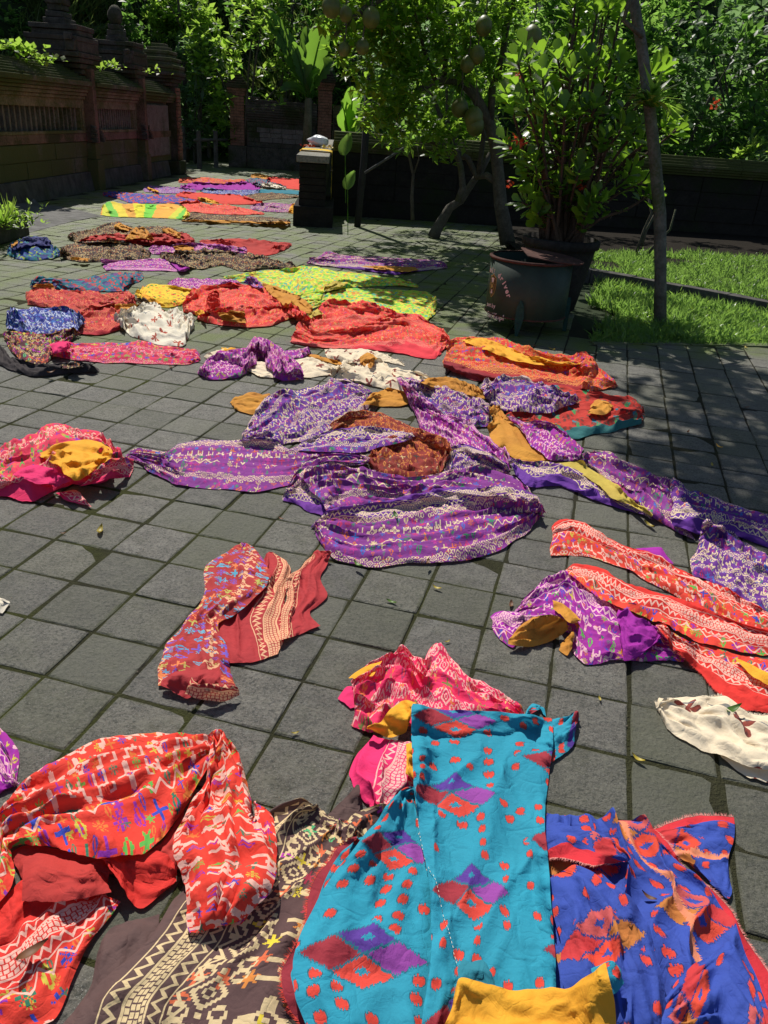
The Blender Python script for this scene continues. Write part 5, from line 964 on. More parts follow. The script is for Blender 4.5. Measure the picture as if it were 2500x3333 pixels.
def crown_pts(c, r, n, thr=-.05, freq=1.6, shell=.35):
    "leaf cluster centres in an ellipsoid with gaps"
    out = []; c = np.array(c, float); r = np.array(r, float); sd = rng.uniform(0, 99)
    while sum(map(len, out)) < n:
        q = unit(n * 2) * (rng.uniform(shell, 1, (n * 2, 1)) ** .6); p = c + q * r
        k = pn(p[:, 0] * freq + sd, p[:, 2] * freq + p[:, 1] * .7 * freq) > thr
        out.append(p[k])
    return np.concatenate(out)[:n]
def shrub(name, label, cat, base, h, r, mat, n=260, per=7, L_=.14, shape='oval', stems=6, group=None, up=.3, W=1., thr=-.05, low=.12):
    base = np.array(base, float); g = tag(empty(name), label, cat, group)
    c = base + [0, 0, h * (.5 + low / 2)]; R_ = (r, r * .8, h * (.5 - low / 2))
    C = crown_pts(c, R_, n, thr, 1.3 / max(r, .5), .45)
    leaves('crown', *tufts(C, per, L_, up), shape, mat, g, kind='stuff', W=W)
    m = MB()
    for i in range(stems):
        t = C[rng.integers(len(C))]; q = base + [rng.uniform(-.12, .12) * r, rng.uniform(-.12, .12) * r, 0]
        mid = q * .45 + t * .55 + [0, 0, .1 * h]; m.tube([q, (q + mid) / 2 + [0, 0, .05 * h], mid, t], [.022 * r + .01, .018 * r + .008, .012 * r + .006, .006], 6)
    m.obj('stems', BARK, g, smooth=True)
    return g

# ---- hillside that closes the view
def hillz(X, Y):
    s = X * -FH[1] * 0 + (X - CAM[0]) * FH[0] + (Y - CAM[1]) * FH[1]; l = (X - CAM[0]) * R0[0] + (Y - CAM[1]) * R0[1]
    st = 28.3 + np.where(l < -6.5, (l + 6.5) * .8, 0) + np.where(l > 0, -np.minimum(l, 6) * .7, 0); d = np.maximum(s - st, 0)
    return np.where(d > 0, d * 1.05 + .9 * fbm(X * .25, Y * .25, 3) * np.minimum(d, 3) * .5, 0) - .04
v, f = gridmesh(-60, 45, 6, 70, 150, 110, lambda X, Y: hillz(X, Y))
HILL = stone_mat('earth_bank', (.014, .012, .008), (.045, .038, .022), (.018, .032, .010), .65, 2.)
link('hillside', npmesh('hillside', v, f), HILL, kind='structure')
def hillpts(n, lo, hi, smax=16):
    s = rng.uniform(20, 28.5 + smax, n * 3); l = rng.uniform(lo, hi, n * 3) * s / 28
    X = CAM[0] + FH[0] * s + R0[0] * l; Y = CAM[1] + FH[1] * s + R0[1] * l; Z = hillz(X, Y); k = Z > .02
    return np.stack([X, Y, Z], -1)[k][:n]
C = hillpts(17000, -17, 17); k = pn(C[:, 0] * .8, C[:, 1] * .8 + C[:, 2]) > -.25; C = C[k]; C[:, 2] += rng.uniform(0, .5, len(C)) + .6 * np.clip(fbm(C[:, 0] * .5 + 3, C[:, 1] * .5, 2), 0, 1)
leaves('undergrowth', *tufts(C, 6, .22, .5), 'oval', LF_MID, None, kind='stuff')
C = hillpts(5000, -17, 17); k = pn(C[:, 0] * .5 + 9, C[:, 2] * .9) > .0; C = C[k]; C[:, 2] += rng.uniform(0, .6, len(C))
leaves('dark_undergrowth', *tufts(C, 8, .34, .2), 'oval', LF_DARK, None, kind='stuff', W=.8)
C = hillpts(5200, -17, -3); k = (pn(C[:, 0] * .35 + 5, C[:, 1] * .35) > -.2) & (C[:, 2] > 1.6); C = C[k]
P_, D_, N_, L2 = tufts(C, 12, .95, 1.2, 1.); leaves('hanging_grass', P_, D_, N_, L2, 'blade', REEDM, None, kind='stuff', W=1.1)
C = np.array([at(x, 560) for x in rng.uniform(590, 760, 60)]); 

def broadleaf(p, d, nrm, L_, wd, mat, g, name='leaf'):
    d = np.array(d, float) / np.linalg.norm(d); x = np.cross(d, nrm); x /= np.linalg.norm(x); z = np.cross(x, d); n = 10; vv = []; f = []
    for i in range(n):
        t = i / (n - 1); w_ = wd * L_ * math.sin(PI * min(1, t * .93 + .05) ** .75) ** .8; c = p + d * L_ * t - z * L_ * .25 * t * t
        for k in (-1, -.5, 0, .5, 1): vv.append(c + x * w_ * k + z * (abs(k) * .16 * L_ + .012 * L_ * math.sin(i * 2.3 + k * 5)))
    for i in range(n - 1):
        for k in range(4): a = i * 5 + k; f.append((a, a + 1, a + 6, a + 5))
    return link(name, npmesh(name, np.array(vv), np.array(f), True, np.full((len(vv), 2), .5)), mat, g)
# ---- shrubs and trees behind the walls
def gp(px_, D): p = V(px_, 391 + (px_ - 1250) * .072, D); return np.array([p[0], p[1], max(-.02, float(hillz(p[0], p[1])) if D > 18 else -.02)])
S_ = [
 ('plumeria_tree', 'plumeria with grey green leaf rosettes behind the rail posts', 'tree', 640, 26.6, 3.6, 1.0, LF_BLUE, 150, 9, .30, 'oval', .6),
 ('papaya_shrub', 'bright leafy shrub behind the first far brick pillar', 'shrub', 800, 26.5, 5.0, 1.9, LF_LIGHT, 260, 7, .26, 'oval', 1.),
 ('broadleaf_shrub', 'dense mid green shrub on the bank left of the plumeria', 'shrub', 560, 28.5, 5.2, 1.7, LF_DARK, 240, 7, .26, 'oval', 1.),
 ('broadleaf_shrub', 'dark shrub on the bank above the far wall', 'shrub', 930, 29, 6.5, 2.2, LF_DARK, 300, 7, .26, 'oval', 1.),
 ('broadleaf_shrub', 'leafy shrub on the bank above the second brick pillar', 'shrub', 1150, 30, 6.0, 2.0, LF_MID, 300, 7, .24, 'oval', 1.),
 ('garden_shrub', 'grey green broad leaved shrub seen through the pomelo branches', 'shrub', 1330, 20, 3.6, 1.2, LF_BLUE, 260, 7, .26, 'oval', .9),
 ('garden_shrub', 'pale green shrub just above the garden wall behind the pomelo trunk', 'shrub', 1470, 17.5, 2.7, 1.2, LF_LIGHT, 220, 7, .2, 'oval', .8),
 ('garden_shrub', 'dark glossy shrub behind the pomelo trunk', 'shrub', 1640, 19, 4.6, 1.8, LF_DARK, 330, 7, .22, 'oval', 1.),
 ('garden_shrub', 'tall mid green shrub behind the thorny potted plant', 'shrub', 1880, 19, 5.4, 1.9, LF_MID, 360, 7, .2, 'oval', 1.),
 ('garden_shrub', 'dark glossy shrub right of the slim trunk behind the garden wall', 'shrub', 2200, 18, 4.6, 1.8, LF_DARK, 380, 7, .22, 'oval', 1.),
 ('garden_shrub', 'large leaved glossy shrub with white highlights at the upper right', 'shrub', 2420, 18.5, 4.8, 1.7, LF_BLUE, 330, 7, .24, 'oval', 1.),
 ('garden_shrub', 'tall dark shrub filling the upper right corner', 'shrub', 2560, 20.5, 6.2, 2.3, LF_DARK, 330, 7, .26, 'oval', 1.),
 ('garden_shrub', 'pale shrub low above the garden wall at the right edge', 'shrub', 2490, 16.3, 1.9, .6, LF_LIGHT, 80, 7, .2, 'oval', .7),
]
for (nm, lb, ct, px_, D, h, r, m, n, per, L_, shp, Wd) in S_:
    shrub(nm, lb, ct, gp(px_, D), h, r, m, n, per, L_, shp, W=Wd, group='shrubs behind the walls')
# tall slender tree on the bank
def tree(name, label, cat, path, rads, limbs, C, per, L_, mat, bark, shape='oval', W=1., up=.2, group=None, extra=None, individual=0):
    g = tag(empty(name), label, cat, group)
    MB().tube(path, rads, 10).obj('trunk', bark, g, smooth=True)
    for pts, rr in limbs: MB().tube(pts, rr, 7).obj('limb', bark, g, smooth=True)
    P_, D_, N_, L2 = tufts(C, per, L_, up)
    if individual:
        d = np.linalg.norm(P_ - CAM, axis=1); px2 = topx(P_); inv_ = (px2[:, 0] > 0) & (px2[:, 0] < 2500) & (px2[:, 1] > 0); o = np.argsort(np.where(inv_, d, 1e9)); a, b = o[:individual], o[individual:]
        leafset(g, P_[a], D_[a], N_[a], L2[a], shape, mat, W); P_, D_, N_, L2 = P_[b], D_[b], N_[b], L2[b]
    leaves('crown', P_, D_, N_, L2, shape, mat, g, kind='stuff', W=W)
    return g
def leafset(g, P_, D_, N_, L2, shape, mat, W=1.):
    mes = []
    for k in range(5):
        tv, tf = LEAFV[shape]; v = np.array(tv) * [W, 1, 1]; v[:, 2] *= (.4 + .5 * k)
        mes.append(npmesh('leaf', v, np.array(tf), False, np.full((len(v), 2), k + .5))); mes[-1].materials.append(mat)
    D = D_ / np.linalg.norm(D_, axis=1, keepdims=True); X = np.cross(D, N_); X /= np.linalg.norm(X, axis=1, keepdims=True); Z = np.cross(X, D)
    for i in range(len(P_)):
        o = link('leaf', rnd.choice(mes), None, g); l = L2[i]
        o.matrix_world = Matrix(((X[i][0] * l, D[i][0] * l, Z[i][0] * l, P_[i][0]), (X[i][1] * l, D[i][1] * l, Z[i][1] * l, P_[i][1]), (X[i][2] * l, D[i][2] * l, Z[i][2] * l, P_[i][2]), (0, 0, 0, 1)))
def vpath(c, pts, D):
    return [V(*cp(c, [(x, y)])[0], (D if np.isscalar(D) else D[i])) for i, (x, y) in enumerate(pts)]
b0_ = gp(600, 27); tp = V(560, 40, 27.5)
tree('slender_tree', 'slender pale trunked tree with light airy crown high on the bank', 'tree', [b0_, V(600, 150, 27), V(585, 60, 27.4), V(575, -60, 27.6)], [.09, .07, .05, .03],
     [([V(590, 90, 27), V(560, 30, 27), V(535, -10, 27)], [.03, .02, .01]), ([V(597, 130, 27), V(625, 60, 27), V(640, 10, 27)], [.03, .02, .01])],
     np.concatenate([crown_pts(V(575, 30, 27), (.95, .8, .75), 130), crown_pts(V(540, 90, 27), (.4, .4, .4), 30)]), 8, .20, LF_LIGHT, BARK)

# ---- banana plants
def banana(label, base, specs, stemh):
    g = tag(empty('banana_plant'), label, 'banana plant', 'banana plants behind the walls')
    base = np.array(base); MB().tube([base, base + [.03, 0, stemh]], [.16, .09], 10).obj('stem', stone_mat('banana_stem', (.09, .09, .04), (.20, .17, .10), (.06, .05, .03), .2), g, smooth=True)
    for (tx, ty, dD, wd) in specs:
        s_ = base + [0, 0, stemh]; D0 = (s_ - CAM) @ FH; e = V(tx, ty, D0 + dD); n = 16; P_ = []
        mid = (s_ + e) / 2 + [0, 0, .35]; t = np.linspace(0, 1, n)[:, None]; c = s_ * (1 - t) ** 2 + 2 * mid * t * (1 - t) + e * t ** 2
        tan = np.gradient(c, axis=0); tan /= np.linalg.norm(tan, axis=1, keepdims=True); side = np.cross(tan, np.cross(R0, tan) if wd > 0 else FH); side = np.cross(tan, -FH * .6 + np.array([0, 0, .5])); side /= np.linalg.norm(side, axis=1, keepdims=True)
        prof = np.clip(np.sin(PI * np.clip((t[:, 0] - .12) / .9, 0, 1)) ** .55, .03, 1) * abs(wd)
        vv, ff = [], []
        for i in range(n):
            up_ = np.cross(side[i], tan[i])
            tear = 1 - .25 * (rng.uniform() < .3)
            vv += [c[i] - side[i] * prof[i] * tear + up_ * .06, c[i], c[i] + side[i] * prof[i] * (1 - .3 * (rng.uniform() < .3)) + up_ * .06]
        for i in range(n - 1):
            a = i * 3; ff += [(a, a + 3, a + 4, a + 1), (a + 1, a + 4, a + 5, a + 2)]
        link('leaf', npmesh('leaf', np.array(vv), np.array(ff), True, np.full((len(vv), 2), .5)), LF_BAN, g)
        MB().tube([tuple(q) for q in c], [.03 * (1 - .8 * i / n) for i in range(n)], 6).obj('midrib', LF_LIGHT, g, smooth=True)
    return g
banana('banana plant with tall lit leaves rising behind the far wall', gp(1000, 25.2) * [1, 1, 0] + [0, 0, .3], [(1060, 65, -.3, .34), (870, 40, .4, .26), (1085, 200, .3, .30), (950, 140, 0, .2), (915, 300, -.6, .2), (1000, 90, .6, .22), (1040, 240, -.5, .2)], 1.7)
banana('small banana plant glowing between the second pillar and the pomelo', gp(1140, 21), [(1150, 280, -.3, .2), (1110, 330, -.5, .22), (1190, 300, 0, .2)], .9)
banana('banana plant with pale leaf over the garden wall behind the pomelo trunk', gp(1480, 18.5), [(1560, 225, -.3, .28), (1430, 300, 0, .2), (1500, 330, -.5, .25), (1585, 330, .2, .25)], 1.0)
banana('banana plant low over the garden wall at the right edge', gp(2470, 19), [(2480, 360, 0, .22), (2420, 430, -.5, .2), (2520, 300, 0, .35), (2400, 500, -.6, .25)], .9)

# ---- pomelo tree with hanging fruit
TD = 12.35
k_ = 'K'
trunk = vpath(k_, [(1135, 1195), (1100, 1000), (1088, 850), (1075, 720), (1040, 590), (975, 470), (915, 405)], [TD, TD, TD, TD, TD, TD - .1, TD - .2])
limbs = [
 (vpath(k_, [(915, 405), (850, 392), (780, 400), (700, 440), (620, 530), (590, 600)], [TD - .2, TD - .4, TD - .6, TD - .8, TD - .9, TD - 1.]), [.085, .075, .065, .05, .035, .02]),
 (vpath(k_, [(915, 410), (880, 280), (820, 160), (740, 60), (660, -40)], TD - .2), [.085, .075, .06, .05, .04]),
 (vpath(k_, [(780, 398), (725, 250), (690, 100), (640, -30)], [TD - .6, TD - .9, TD - 1.2, TD - 1.5]), [.045, .035, .03, .02]),
 (vpath(k_, [(820, 400), (835, 250), (860, 120), (900, -20)], TD - .4), [.055, .045, .04, .03]),
 (vpath(k_, [(1050, 600), (1060, 430), (1110, 280), (1130, 120), (1170, -40)], [TD, TD - .1, TD - .2, TD - .3, TD - .4]), [.075, .07, .065, .06, .05]),
 (vpath(k_, [(1085, 900), (1030, 860), (985, 870), (940, 780), (870, 735), (760, 700), (680, 690)], [TD, TD + .1, TD + .3, TD + .3, TD + .2, TD, TD - .3]), [.07, .07, .065, .06, .05, .035, .02]),
 (vpath(k_, [(990, 860), (1005, 760), (1020, 640), (1050, 540)], TD + .3), [.06, .055, .05, .04]),
 (vpath(k_, [(480, 10), (400, 70), (330, 130), (270, 190)], TD - 2.), [.06, .05, .04, .02]),
 (vpath(k_, [(700, -20), (600, -60), (480, 10)], [TD - 1., TD - 1.5, TD - 2.]), [.06, .06, .06]),
]
limbs = [(a, [x * .72 for x in b]) for a, b in limbs]
ext = []
limbs.append(([limbs[1][0][-1], V(1400, -300, TD), np.array([-1.6, 12.3, 4.3]), np.array([-2.4, 11.4, 4.3])], [.04, .035, .03, .02]))
for _ in range(17): ext.append(crown_pts((rng.uniform(-3.0, -.9), rng.uniform(9.8, 13.2), rng.uniform(4.0, 4.5)), (.42, .42, .25), 16, -.2, 2.2, .2))  # added limb and leaf clusters above the view, there to dapple the paving
for (x, y, D) in [(330, 40, 10.4), (430, 150, 10.5), (420, 260, 10.6), (560, 120, 11), (680, 240, 11.2), (560, 330, 11), (500, 420, 10.8), (640, 440, 11.2), (760, 120, 11.3), (760, 300, 11.4), (880, 60, 11.6), (960, 200, 11.8), (1060, 80, 11.8), (1180, 60, 12), (1150, 300, 12.2), (620, 600, 11.3), (520, 560, 11.1), (760, 620, 11.7), (820, 680, 12), (700, 20, 11.2), (980, 330, 12), (1180, 430, 12.4), (600, 20, 11), (470, 20, 10.6), (900, 250, 11.8)]:
    p = V(*cp('K', [(x, y)])[0], D); ext.append(crown_pts(p, (.42, .45, .36), 38, -.1, 2.2, .2))
for _ in range(22):
    p = V(rng.uniform(1080, 1900), rng.uniform(-420, -60), rng.uniform(9.5, 12)); ext.append(crown_pts(p, (.5, .5, .35), 16, -.2, 2.2, .2))
def shade_pts(poly, n, z0, z1):
    "places over the yard whose shadow falls in an area of the ground"
    out = []; poly = np.array(poly, float); lo, hi = poly.min(0), poly.max(0)
    while len(out) < n:
        g = rng.uniform(lo, hi); z = rng.uniform(z0, z1); q = at(*g) ; q = q + np.array([-.6, .8, 0]) * z / math.tan(ELEV) + [0, 0, z]
        a = topx(q)
        if a[1] < -25 or a[0] > 2700 or a[0] < -200: out.append(q)
    return out
for q in shade_pts([(1130, 755), (1660, 850)], 26, 4., 5.2) + shade_pts([(1380, 850), (1620, 1000)], 9, 3.6, 4.6): ext.append(crown_pts(q, (.36, .36, .22), 13, -.2, 2.2, .2))  # more unseen clusters added, set by the shadow wanted on the ground
C = np.concatenate(ext)
pom = tree('pomelo_tree', 'spreading pomelo tree with arched grey trunk and hanging green fruits', 'tree', trunk, [.115, .095, .085, .08, .075, .07, .062], limbs, C, 6, .135, LF_POM, BARK, 'oval', .9, .15, individual=280)
def fruitmat():
    M = Mat('pomelo_rind'); p = M.pos(); n = M.noise(p, 9, 4); n2 = M.noise(p, 140, 2)
    return M.fin(M.bsdf(M.mix(M.mapr(n, .3, .7), (.055, .085, .016), (.13, .14, .03)), .45, M.bump(n2, .4, .004), .4))
FRU = fruitmat()
for (x, y, r, D) in [(270, 35, 42, 9.6), (340, 70, 30, 9.8), (465, 90, 40, 10), (333, 243, 28, 10), (422, 230, 31, 10), (1018, 130, 38, 10.8), (1254, 187, 46, 10.6), (985, 272, 36, 11), (938, 318, 33, 11), (900, 530, 40, 11.4), (968, 580, 44, 11.3), (975, 618, 42, 11.3), (1560, 260, 26, 11)]:
    p = V(*cp('K', [(x, y)])[0], D); R_ = r * .6631 * D / 2700
    o = MB().lathe([(.001, -R_ * 1.05), (R_ * .5, -R_ * .93), (R_ * .88, -R_ * .5), (R_, 0), (R_ * .9, R_ * .5), (R_ * .6, R_ * .88), (R_ * .25, R_ * 1.12), (.001, R_ * 1.16)], p, 18).obj('fruit', FRU, pom, smooth=True)
    MB().tube([p + [0, 0, R_ * 1.1], p + [.01, .02, R_ * 1.1 + .12], p + [-.02, .05, R_ * 1.1 + .3]], .008, 5).obj('fruit_stalk', BARK, pom)
# bare crossing trunk beside it
tr2 = vpath(k_, [(770, 1165), (785, 1130), (850, 1020), (905, 985), (960, 900), (1010, 830), (1050, 750)], [12.9, 12.9, 12.9, 12.9, 12.9, 12.9, 12.9])
tree('leaning_tree', 'pale leaning trunk that forks in the dark left of the pomelo trunk', 'tree', tr2, [.10, .085, .065, .055, .05, .045, .035],
     [(vpath(k_, [(890, 990), (915, 920), (905, 820), (880, 740), (850, 640), (800, 560), (770, 470), (720, 430)], 12.4), [.05, .048, .045, .04, .035, .03, .02, .015]), (vpath(k_, [(840, 640), (840, 540), (835, 440)], 12.4), [.04, .03, .02])],
     crown_pts(V(*cp('K', [(900, 420)])[0], 12.9), (.8, .5, .6), 90), 7, .14, LF_MID, BARK)
tree('thin_sapling', 'thin crooked sapling standing in the dark before the garden wall', 'sapling', vpath(k_, [(668, 1080), (665, 960), (672, 860), (650, 760), (640, 700)], 12.6), [.028, .024, .02, .018, .012],
     [(vpath(k_, [(672, 860), (700, 780), (690, 700)], 12.6), [.014, .01, .006])], crown_pts(V(*cp('K', [(640, 690)])[0], 12.5), (.35, .3, .2), 26), 6, .11, LF_MID, BARK)

# ---- slim lichen trunk at the right
base = np.array([2.06, 6.42, -.01])
Ds = (base - CAM) @ FH
st_ = [base, V(2150, 900, Ds), V(2148, 700, Ds), V(2128, 480, Ds), V(2112, 330, Ds + .05), V(2090, 160, Ds + .1), V(2062, 0, Ds + .15), V(2040, -200, Ds + .2), V(2010, -600, Ds + .3)]
top = st_[-1]
lb = []
def lp(a, b, h0): m = (np.array(a) + np.array(b)) / 2 + [0, 0, h0]; return [a, m, np.array(b)]
tgt = [(.24, 6.3, 5.0), (.16, 7.3, 5.0), (.05, 6.1, 5.1), (.0, 5.2, 5.0), (3.6, 7.4, 5.0)]  # branch ends out of view, placed for the shade they throw
for q in tgt: lb.append((lp(top, q, .35), [.05, .04, .02]))
lb.append((vpath('L', [(985, 200), (880, 110), (905, 20), (940, -60)], Ds), [.02, .02, .02, .02]))
C = np.concatenate([crown_pts(q, (.34, .5, .25), 30, -.05, 2., .1) for q in tgt] + [crown_pts((-.35, 7.2, 6.5), (.65, 1.6, .4), 95, .0, 1.6, .1)] + [crown_pts(q, (.4, .4, .25), 14, -.2, 2.2, .2) for q in shade_pts([(2170, 1200), (2480, 1340)], 10, 5.2, 6.8) + shade_pts([(2180, 1330), (2460, 1620)], 9, 5.6, 7.) + shade_pts([(1720, 755), (2600, 845)], 40, 3.6, 5.5)])  # unseen clusters added overhead to shade paving and terrace soil
lb.append((lp(top, (-.35, 7.2, 6.5), .3), [.05, .04, .02]))
tree('slim_tree', 'slim straight tree with white lichen patches standing in the lawn', 'tree', st_, [.062, .055, .056, .052, .05, .046, .043, .04, .036], lb, C, 6, .13, LF_MID, BARK2)
# bird nest fern on that trunk
fp = V(2120, 350, Ds - .06); n = 60; D_ = unit(n); D_[:, 2] = np.abs(D_[:, 2]) * 1.0 + .1; P_ = np.repeat(fp[None], n, 0)
tag(leaves('orchid_fern', P_, D_, np.tile([0, 0, 1.], (n, 1)), rng.uniform(.2, .38, n), 'strap', LF_LIGHT, None, W=.9), 'strappy pale fern growing on the slim lichen trunk', 'fern')

# ---- thorny potted plant
PC = np.array([1.00, 6.58, 0.]); PD = (PC - CAM) @ FH
pot = tag(empty('plant_pot'), 'large round dark pot holding the thorny plant behind the green drum', 'plant pot')
POTM = stone_mat('dark_fired_pot', (.016, .014, .013), (.045, .040, .036), (.03, .035, .015), .2)
MB().lathe([(.20, .0), (.23, .02), (.285, .30), (.33, .55), (.335, .60), (.37, .61), (.375, .68), (.34, .69), (.33, .64), (.0, .62)], PC, 40).obj('pot_body', POTM, pot, smooth=True)
MB().lathe([(.0, .63), (.33, .645)], PC, 30).obj('potting_soil', SOIL, pot)
eu = tag(empty('thorny_plant'), 'tall thorny plant with bright spoon shaped leaves growing from the dark pot', 'plant')
tips = [(300, 320, -.2), (350, 260, .0), (430, 280, .2), (520, 300, -.1), (560, 240, .1), (640, 230, .2), (690, 330, -.2), (600, 380, -.3), (440, 400, -.3), (300, 440, 0), (270, 560, .1), (340, 560, -.3), (460, 560, -.35), (560, 600, -.35), (650, 600, -.3), (730, 560, -.3), (760, 420, .1), (830, 260, .2), (870, 330, 0), (760, 300, .3), (980, 440, -.1), (1040, 380, 0), (1090, 360, .1), (960, 690, -.2), (880, 680, -.3), (1000, 760, 0), (1130, 640, 0), (1180, 690, .1),
        (240, 760, .1), (300, 820, .1), (350, 900, 0), (390, 860, -.2), (340, 960, .1), (330, 1090, .1), (380, 1030, -.1), (420, 1150, -.15), (640, 920, -.35), (580, 900, .1), (780, 740, -.3), (720, 1060, -.35), (680, 1140, -.35), (760, 1090, -.35), (930, 920, 0), (1000, 980, .1), (1040, 1040, .1), (900, 980, .2), (520, 480, .1), (800, 480, .2), (700, 480, .3), (600, 20, .2), (640, 60, .1), (740, 50, 0), (800, 30, .1), (860, 60, .2), (780, -20, .3), (620, -40, 0), (470, 740, -.1), (540, 1000, -.2), (860, 860, .2), (250, 500, .2), (420, 700, -.1)]
sm, th = MB(), MB()
allP, allD, allN, allL = [], [], [], []
for i, (x, y, dd) in enumerate(tips):
    tpt = V(*cp('L', [(x, y)])[0], PD + dd * 1.2); a = rng.uniform(0, 2 * PI); r = .22 * math.sqrt(rng.uniform()); b = PC + [r * math.cos(a), r * math.sin(a), .62]
    b[:2] = b[:2] * .6 + (PC[:2] + .22 * (tpt[:2] - PC[:2]) / (np.linalg.norm(tpt[:2] - PC[:2]) + .1)) * .4
    m1 = b + (tpt - b) * [.28, .28, .40] + rng.uniform(-.05, .05, 3); m2 = b + (tpt - b) * [.66, .66, .74] + rng.uniform(-.05, .05, 3)
    pts = spline(np.array([b, m1, m2, tpt]), 14); rr = [.021 - .011 * k / 13 for k in range(14)]
    if i % 2 == 0 or y > 500: MB().tube(pts, rr, 7).obj('stem', THORN, eu, smooth=True)
    else: sm.tube(pts, rr, 7)
    for q in pts[2:]:
        for _ in range(10):
            d = unit(1)[0]; c = q + (pts[3] - pts[2]) * rng.uniform(-.5, .5); s2 = np.cross(d, [0, 0, 1.]); s2 /= np.linalg.norm(s2) + 1e-6
            th.add([c + s2 * .002, c - s2 * .002, c + d * .034], [(0, 1, 2)])
    ax = pts[-1] - pts[-3]; ax /= np.linalg.norm(ax)
    nl = 12
    for j in range(nl):
        a = j * 2.4 + rng.uniform(-.3, .3); t_ = j / nl; side = np.cross(ax, [math.cos(a), math.sin(a), .3]); side /= np.linalg.norm(side); o_ = tpt - ax * (t_ * .14)
        allP.append(o_ + side * .008); allD.append(side * (.55 + .5 * t_) + ax * (.85 - .55 * t_)); allN.append(ax); allL.append(rng.uniform(.11, .175))
    if rng.uniform() < .8:
        for j in range(12):
            a = rng.uniform(0, 6.28); q = pts[rng.integers(5, 13)]; sd_ = np.array([math.cos(a), math.sin(a), rng.uniform(0, .8)]); allP.append(q); allD.append(sd_); allN.append(np.array([0, 0, 1.])); allL.append(rng.uniform(.08, .14))
sm.obj('stem', THORN, eu, smooth=True); th.obj('thorns', stone_mat('pale_thorn', (.16, .13, .10), (.32, .27, .22), (.1, .08, .05), 0), eu, kind='stuff')
allP, allD, allN, allL = map(np.array, (allP, allD, allN, allL)); o_ = np.argsort(np.linalg.norm(allP - CAM, axis=1)); a, b = o_[:290], o_[290:]
leafset(eu, allP[a], allD[a], allN[a], allL[a], 'spoon', LF_EUPH, 1.2); leaves('more_leaves', allP[b], allD[b], allN[b], allL[b], 'spoon', LF_EUPH, eu, kind='stuff', W=1.2)
FLO = leafmat('red_flower', (.55, .05, .02), (.7, .09, .03), .4, .5, (.9, .15, .05))
for (x, y) in [(290, 760), (330, 770), (318, 405), (265, 995), (660, 1010), (1370, 560)]:
    c = V(*cp('L', [(x, y)])[0], PD - .2); m = 14; leaves('flower', np.repeat(c[None], m, 0) + rng.normal(size=(m, 3)) * .02, unit(m), unit(m), np.full(m, .035), 'oval', FLO, eu if x < 1000 else None, W=1.6, **({} if x < 1000 else dict(kind='stuff', label='small red flower cluster above the garden wall at the right', category='flower')))

# ---- lawn
def grass(name, n, fn, L_, lo=.6, mat=GRASSM):
    XY = fn(n); P_ = np.array(XY); D_ = rng.normal(size=(len(P_), 3)) * .62; D_[:, 2] = 1.; N_ = rng.normal(size=(len(P_), 3)); N_[:, 2] = .2
    return leaves(name, P_, D_, N_, rng.uniform(lo, 1.25, len(P_)) * L_ * (1 + .5 * np.clip(pn(P_[:, 0] * 3, P_[:, 1] * 3), -.6, 1)), 'blade', mat, None, kind='stuff', W=2.2)
def lawn1(n):
    p = []
    X = rng.uniform(1.3, 7, n * 3); Y = rng.uniform(5.2, 9.4, n * 3)
    k = (Y > 4.73 + .486 * X) & ((X - t0[0]) * tn[0] + (Y - t0[1]) * tn[1] < 0.0) & ((X - 1.3) ** 2 + (Y - 6.6) ** 2 > .15) & (X > 1.50 + .25 * (pn(Y * 3, X * 2)))
    return np.stack([X, Y, 0 * X - .02], -1)[k][:n]
def lawn2(n):
    X = rng.uniform(.4, 7, n * 3); Y = rng.uniform(7.4, 13.5, n * 3)
    k = ((X - t0[0]) * tn[0] + (Y - t0[1]) * tn[1] > .14) & (Y < 9.75 + .52 * X + .3 * pn(X * 2, Y * 2)) & (pn(X * 1.1 + 4, Y * 1.6) > -.42)
    return np.stack([X, Y, 0 * X + .105], -1)[k][:n]
grass('lawn_grass', 30000, lawn1, .12, .3); grass('terrace_grass', 46000, lawn2, .10, .3)
lf = lawn1(900); leaves('lawn_weeds', *tufts(lf + [0, 0, .035], 4, .045, .3), 'oval', LF_LIGHT, None, kind='stuff', W=1.2)
def edgeg(n):
    s = rng.uniform(0, 5, n); q = e0 + ed * s[:, None] + en * rng.uniform(.02, .1, (n, 1)); return np.stack([q[:, 0], q[:, 1], 0 * s], -1)
grass('verge_grass', 2500, edgeg, .05)

def tuftplant(label, p, n, L_, mat=LF_MID, shape='strap', group='small plants along the walls', W=1.):
    P_ = np.repeat(np.array(p)[None], n, 0) + rng.normal(size=(n, 3)) * [.03, .03, .0]; D_ = unit(n); D_[:, 2] = np.abs(D_[:, 2]) + .3
    return tag(leaves('small_plant', P_, D_, np.tile([0, 0, 1.], (n, 1)), rng.uniform(.5, 1, n) * L_, shape, mat, None, W=W), label, 'plant', group)
for (x, y, z, n, L_, lb_, m, sh) in [(1700, 795, 0, 40, .12, 'low weed tuft at the corner of the paving behind the drum', LF_MID, 'oval'), (1785, 835, .3, 40, .16, 'pale leafy sprig at the rim of the dark pot', LF_LIGHT, 'strap'), (1440, 750, 0, 30, .14, 'weed at the foot of the leaning trunk', LF_MID, 'strap'), (1215, 640, .1, 24, .35, 'fern in the dark behind the low wall', LF_DARK, 'strap')]:
    tuftplant(lb_, at(x, y, z), n, L_, m, sh)
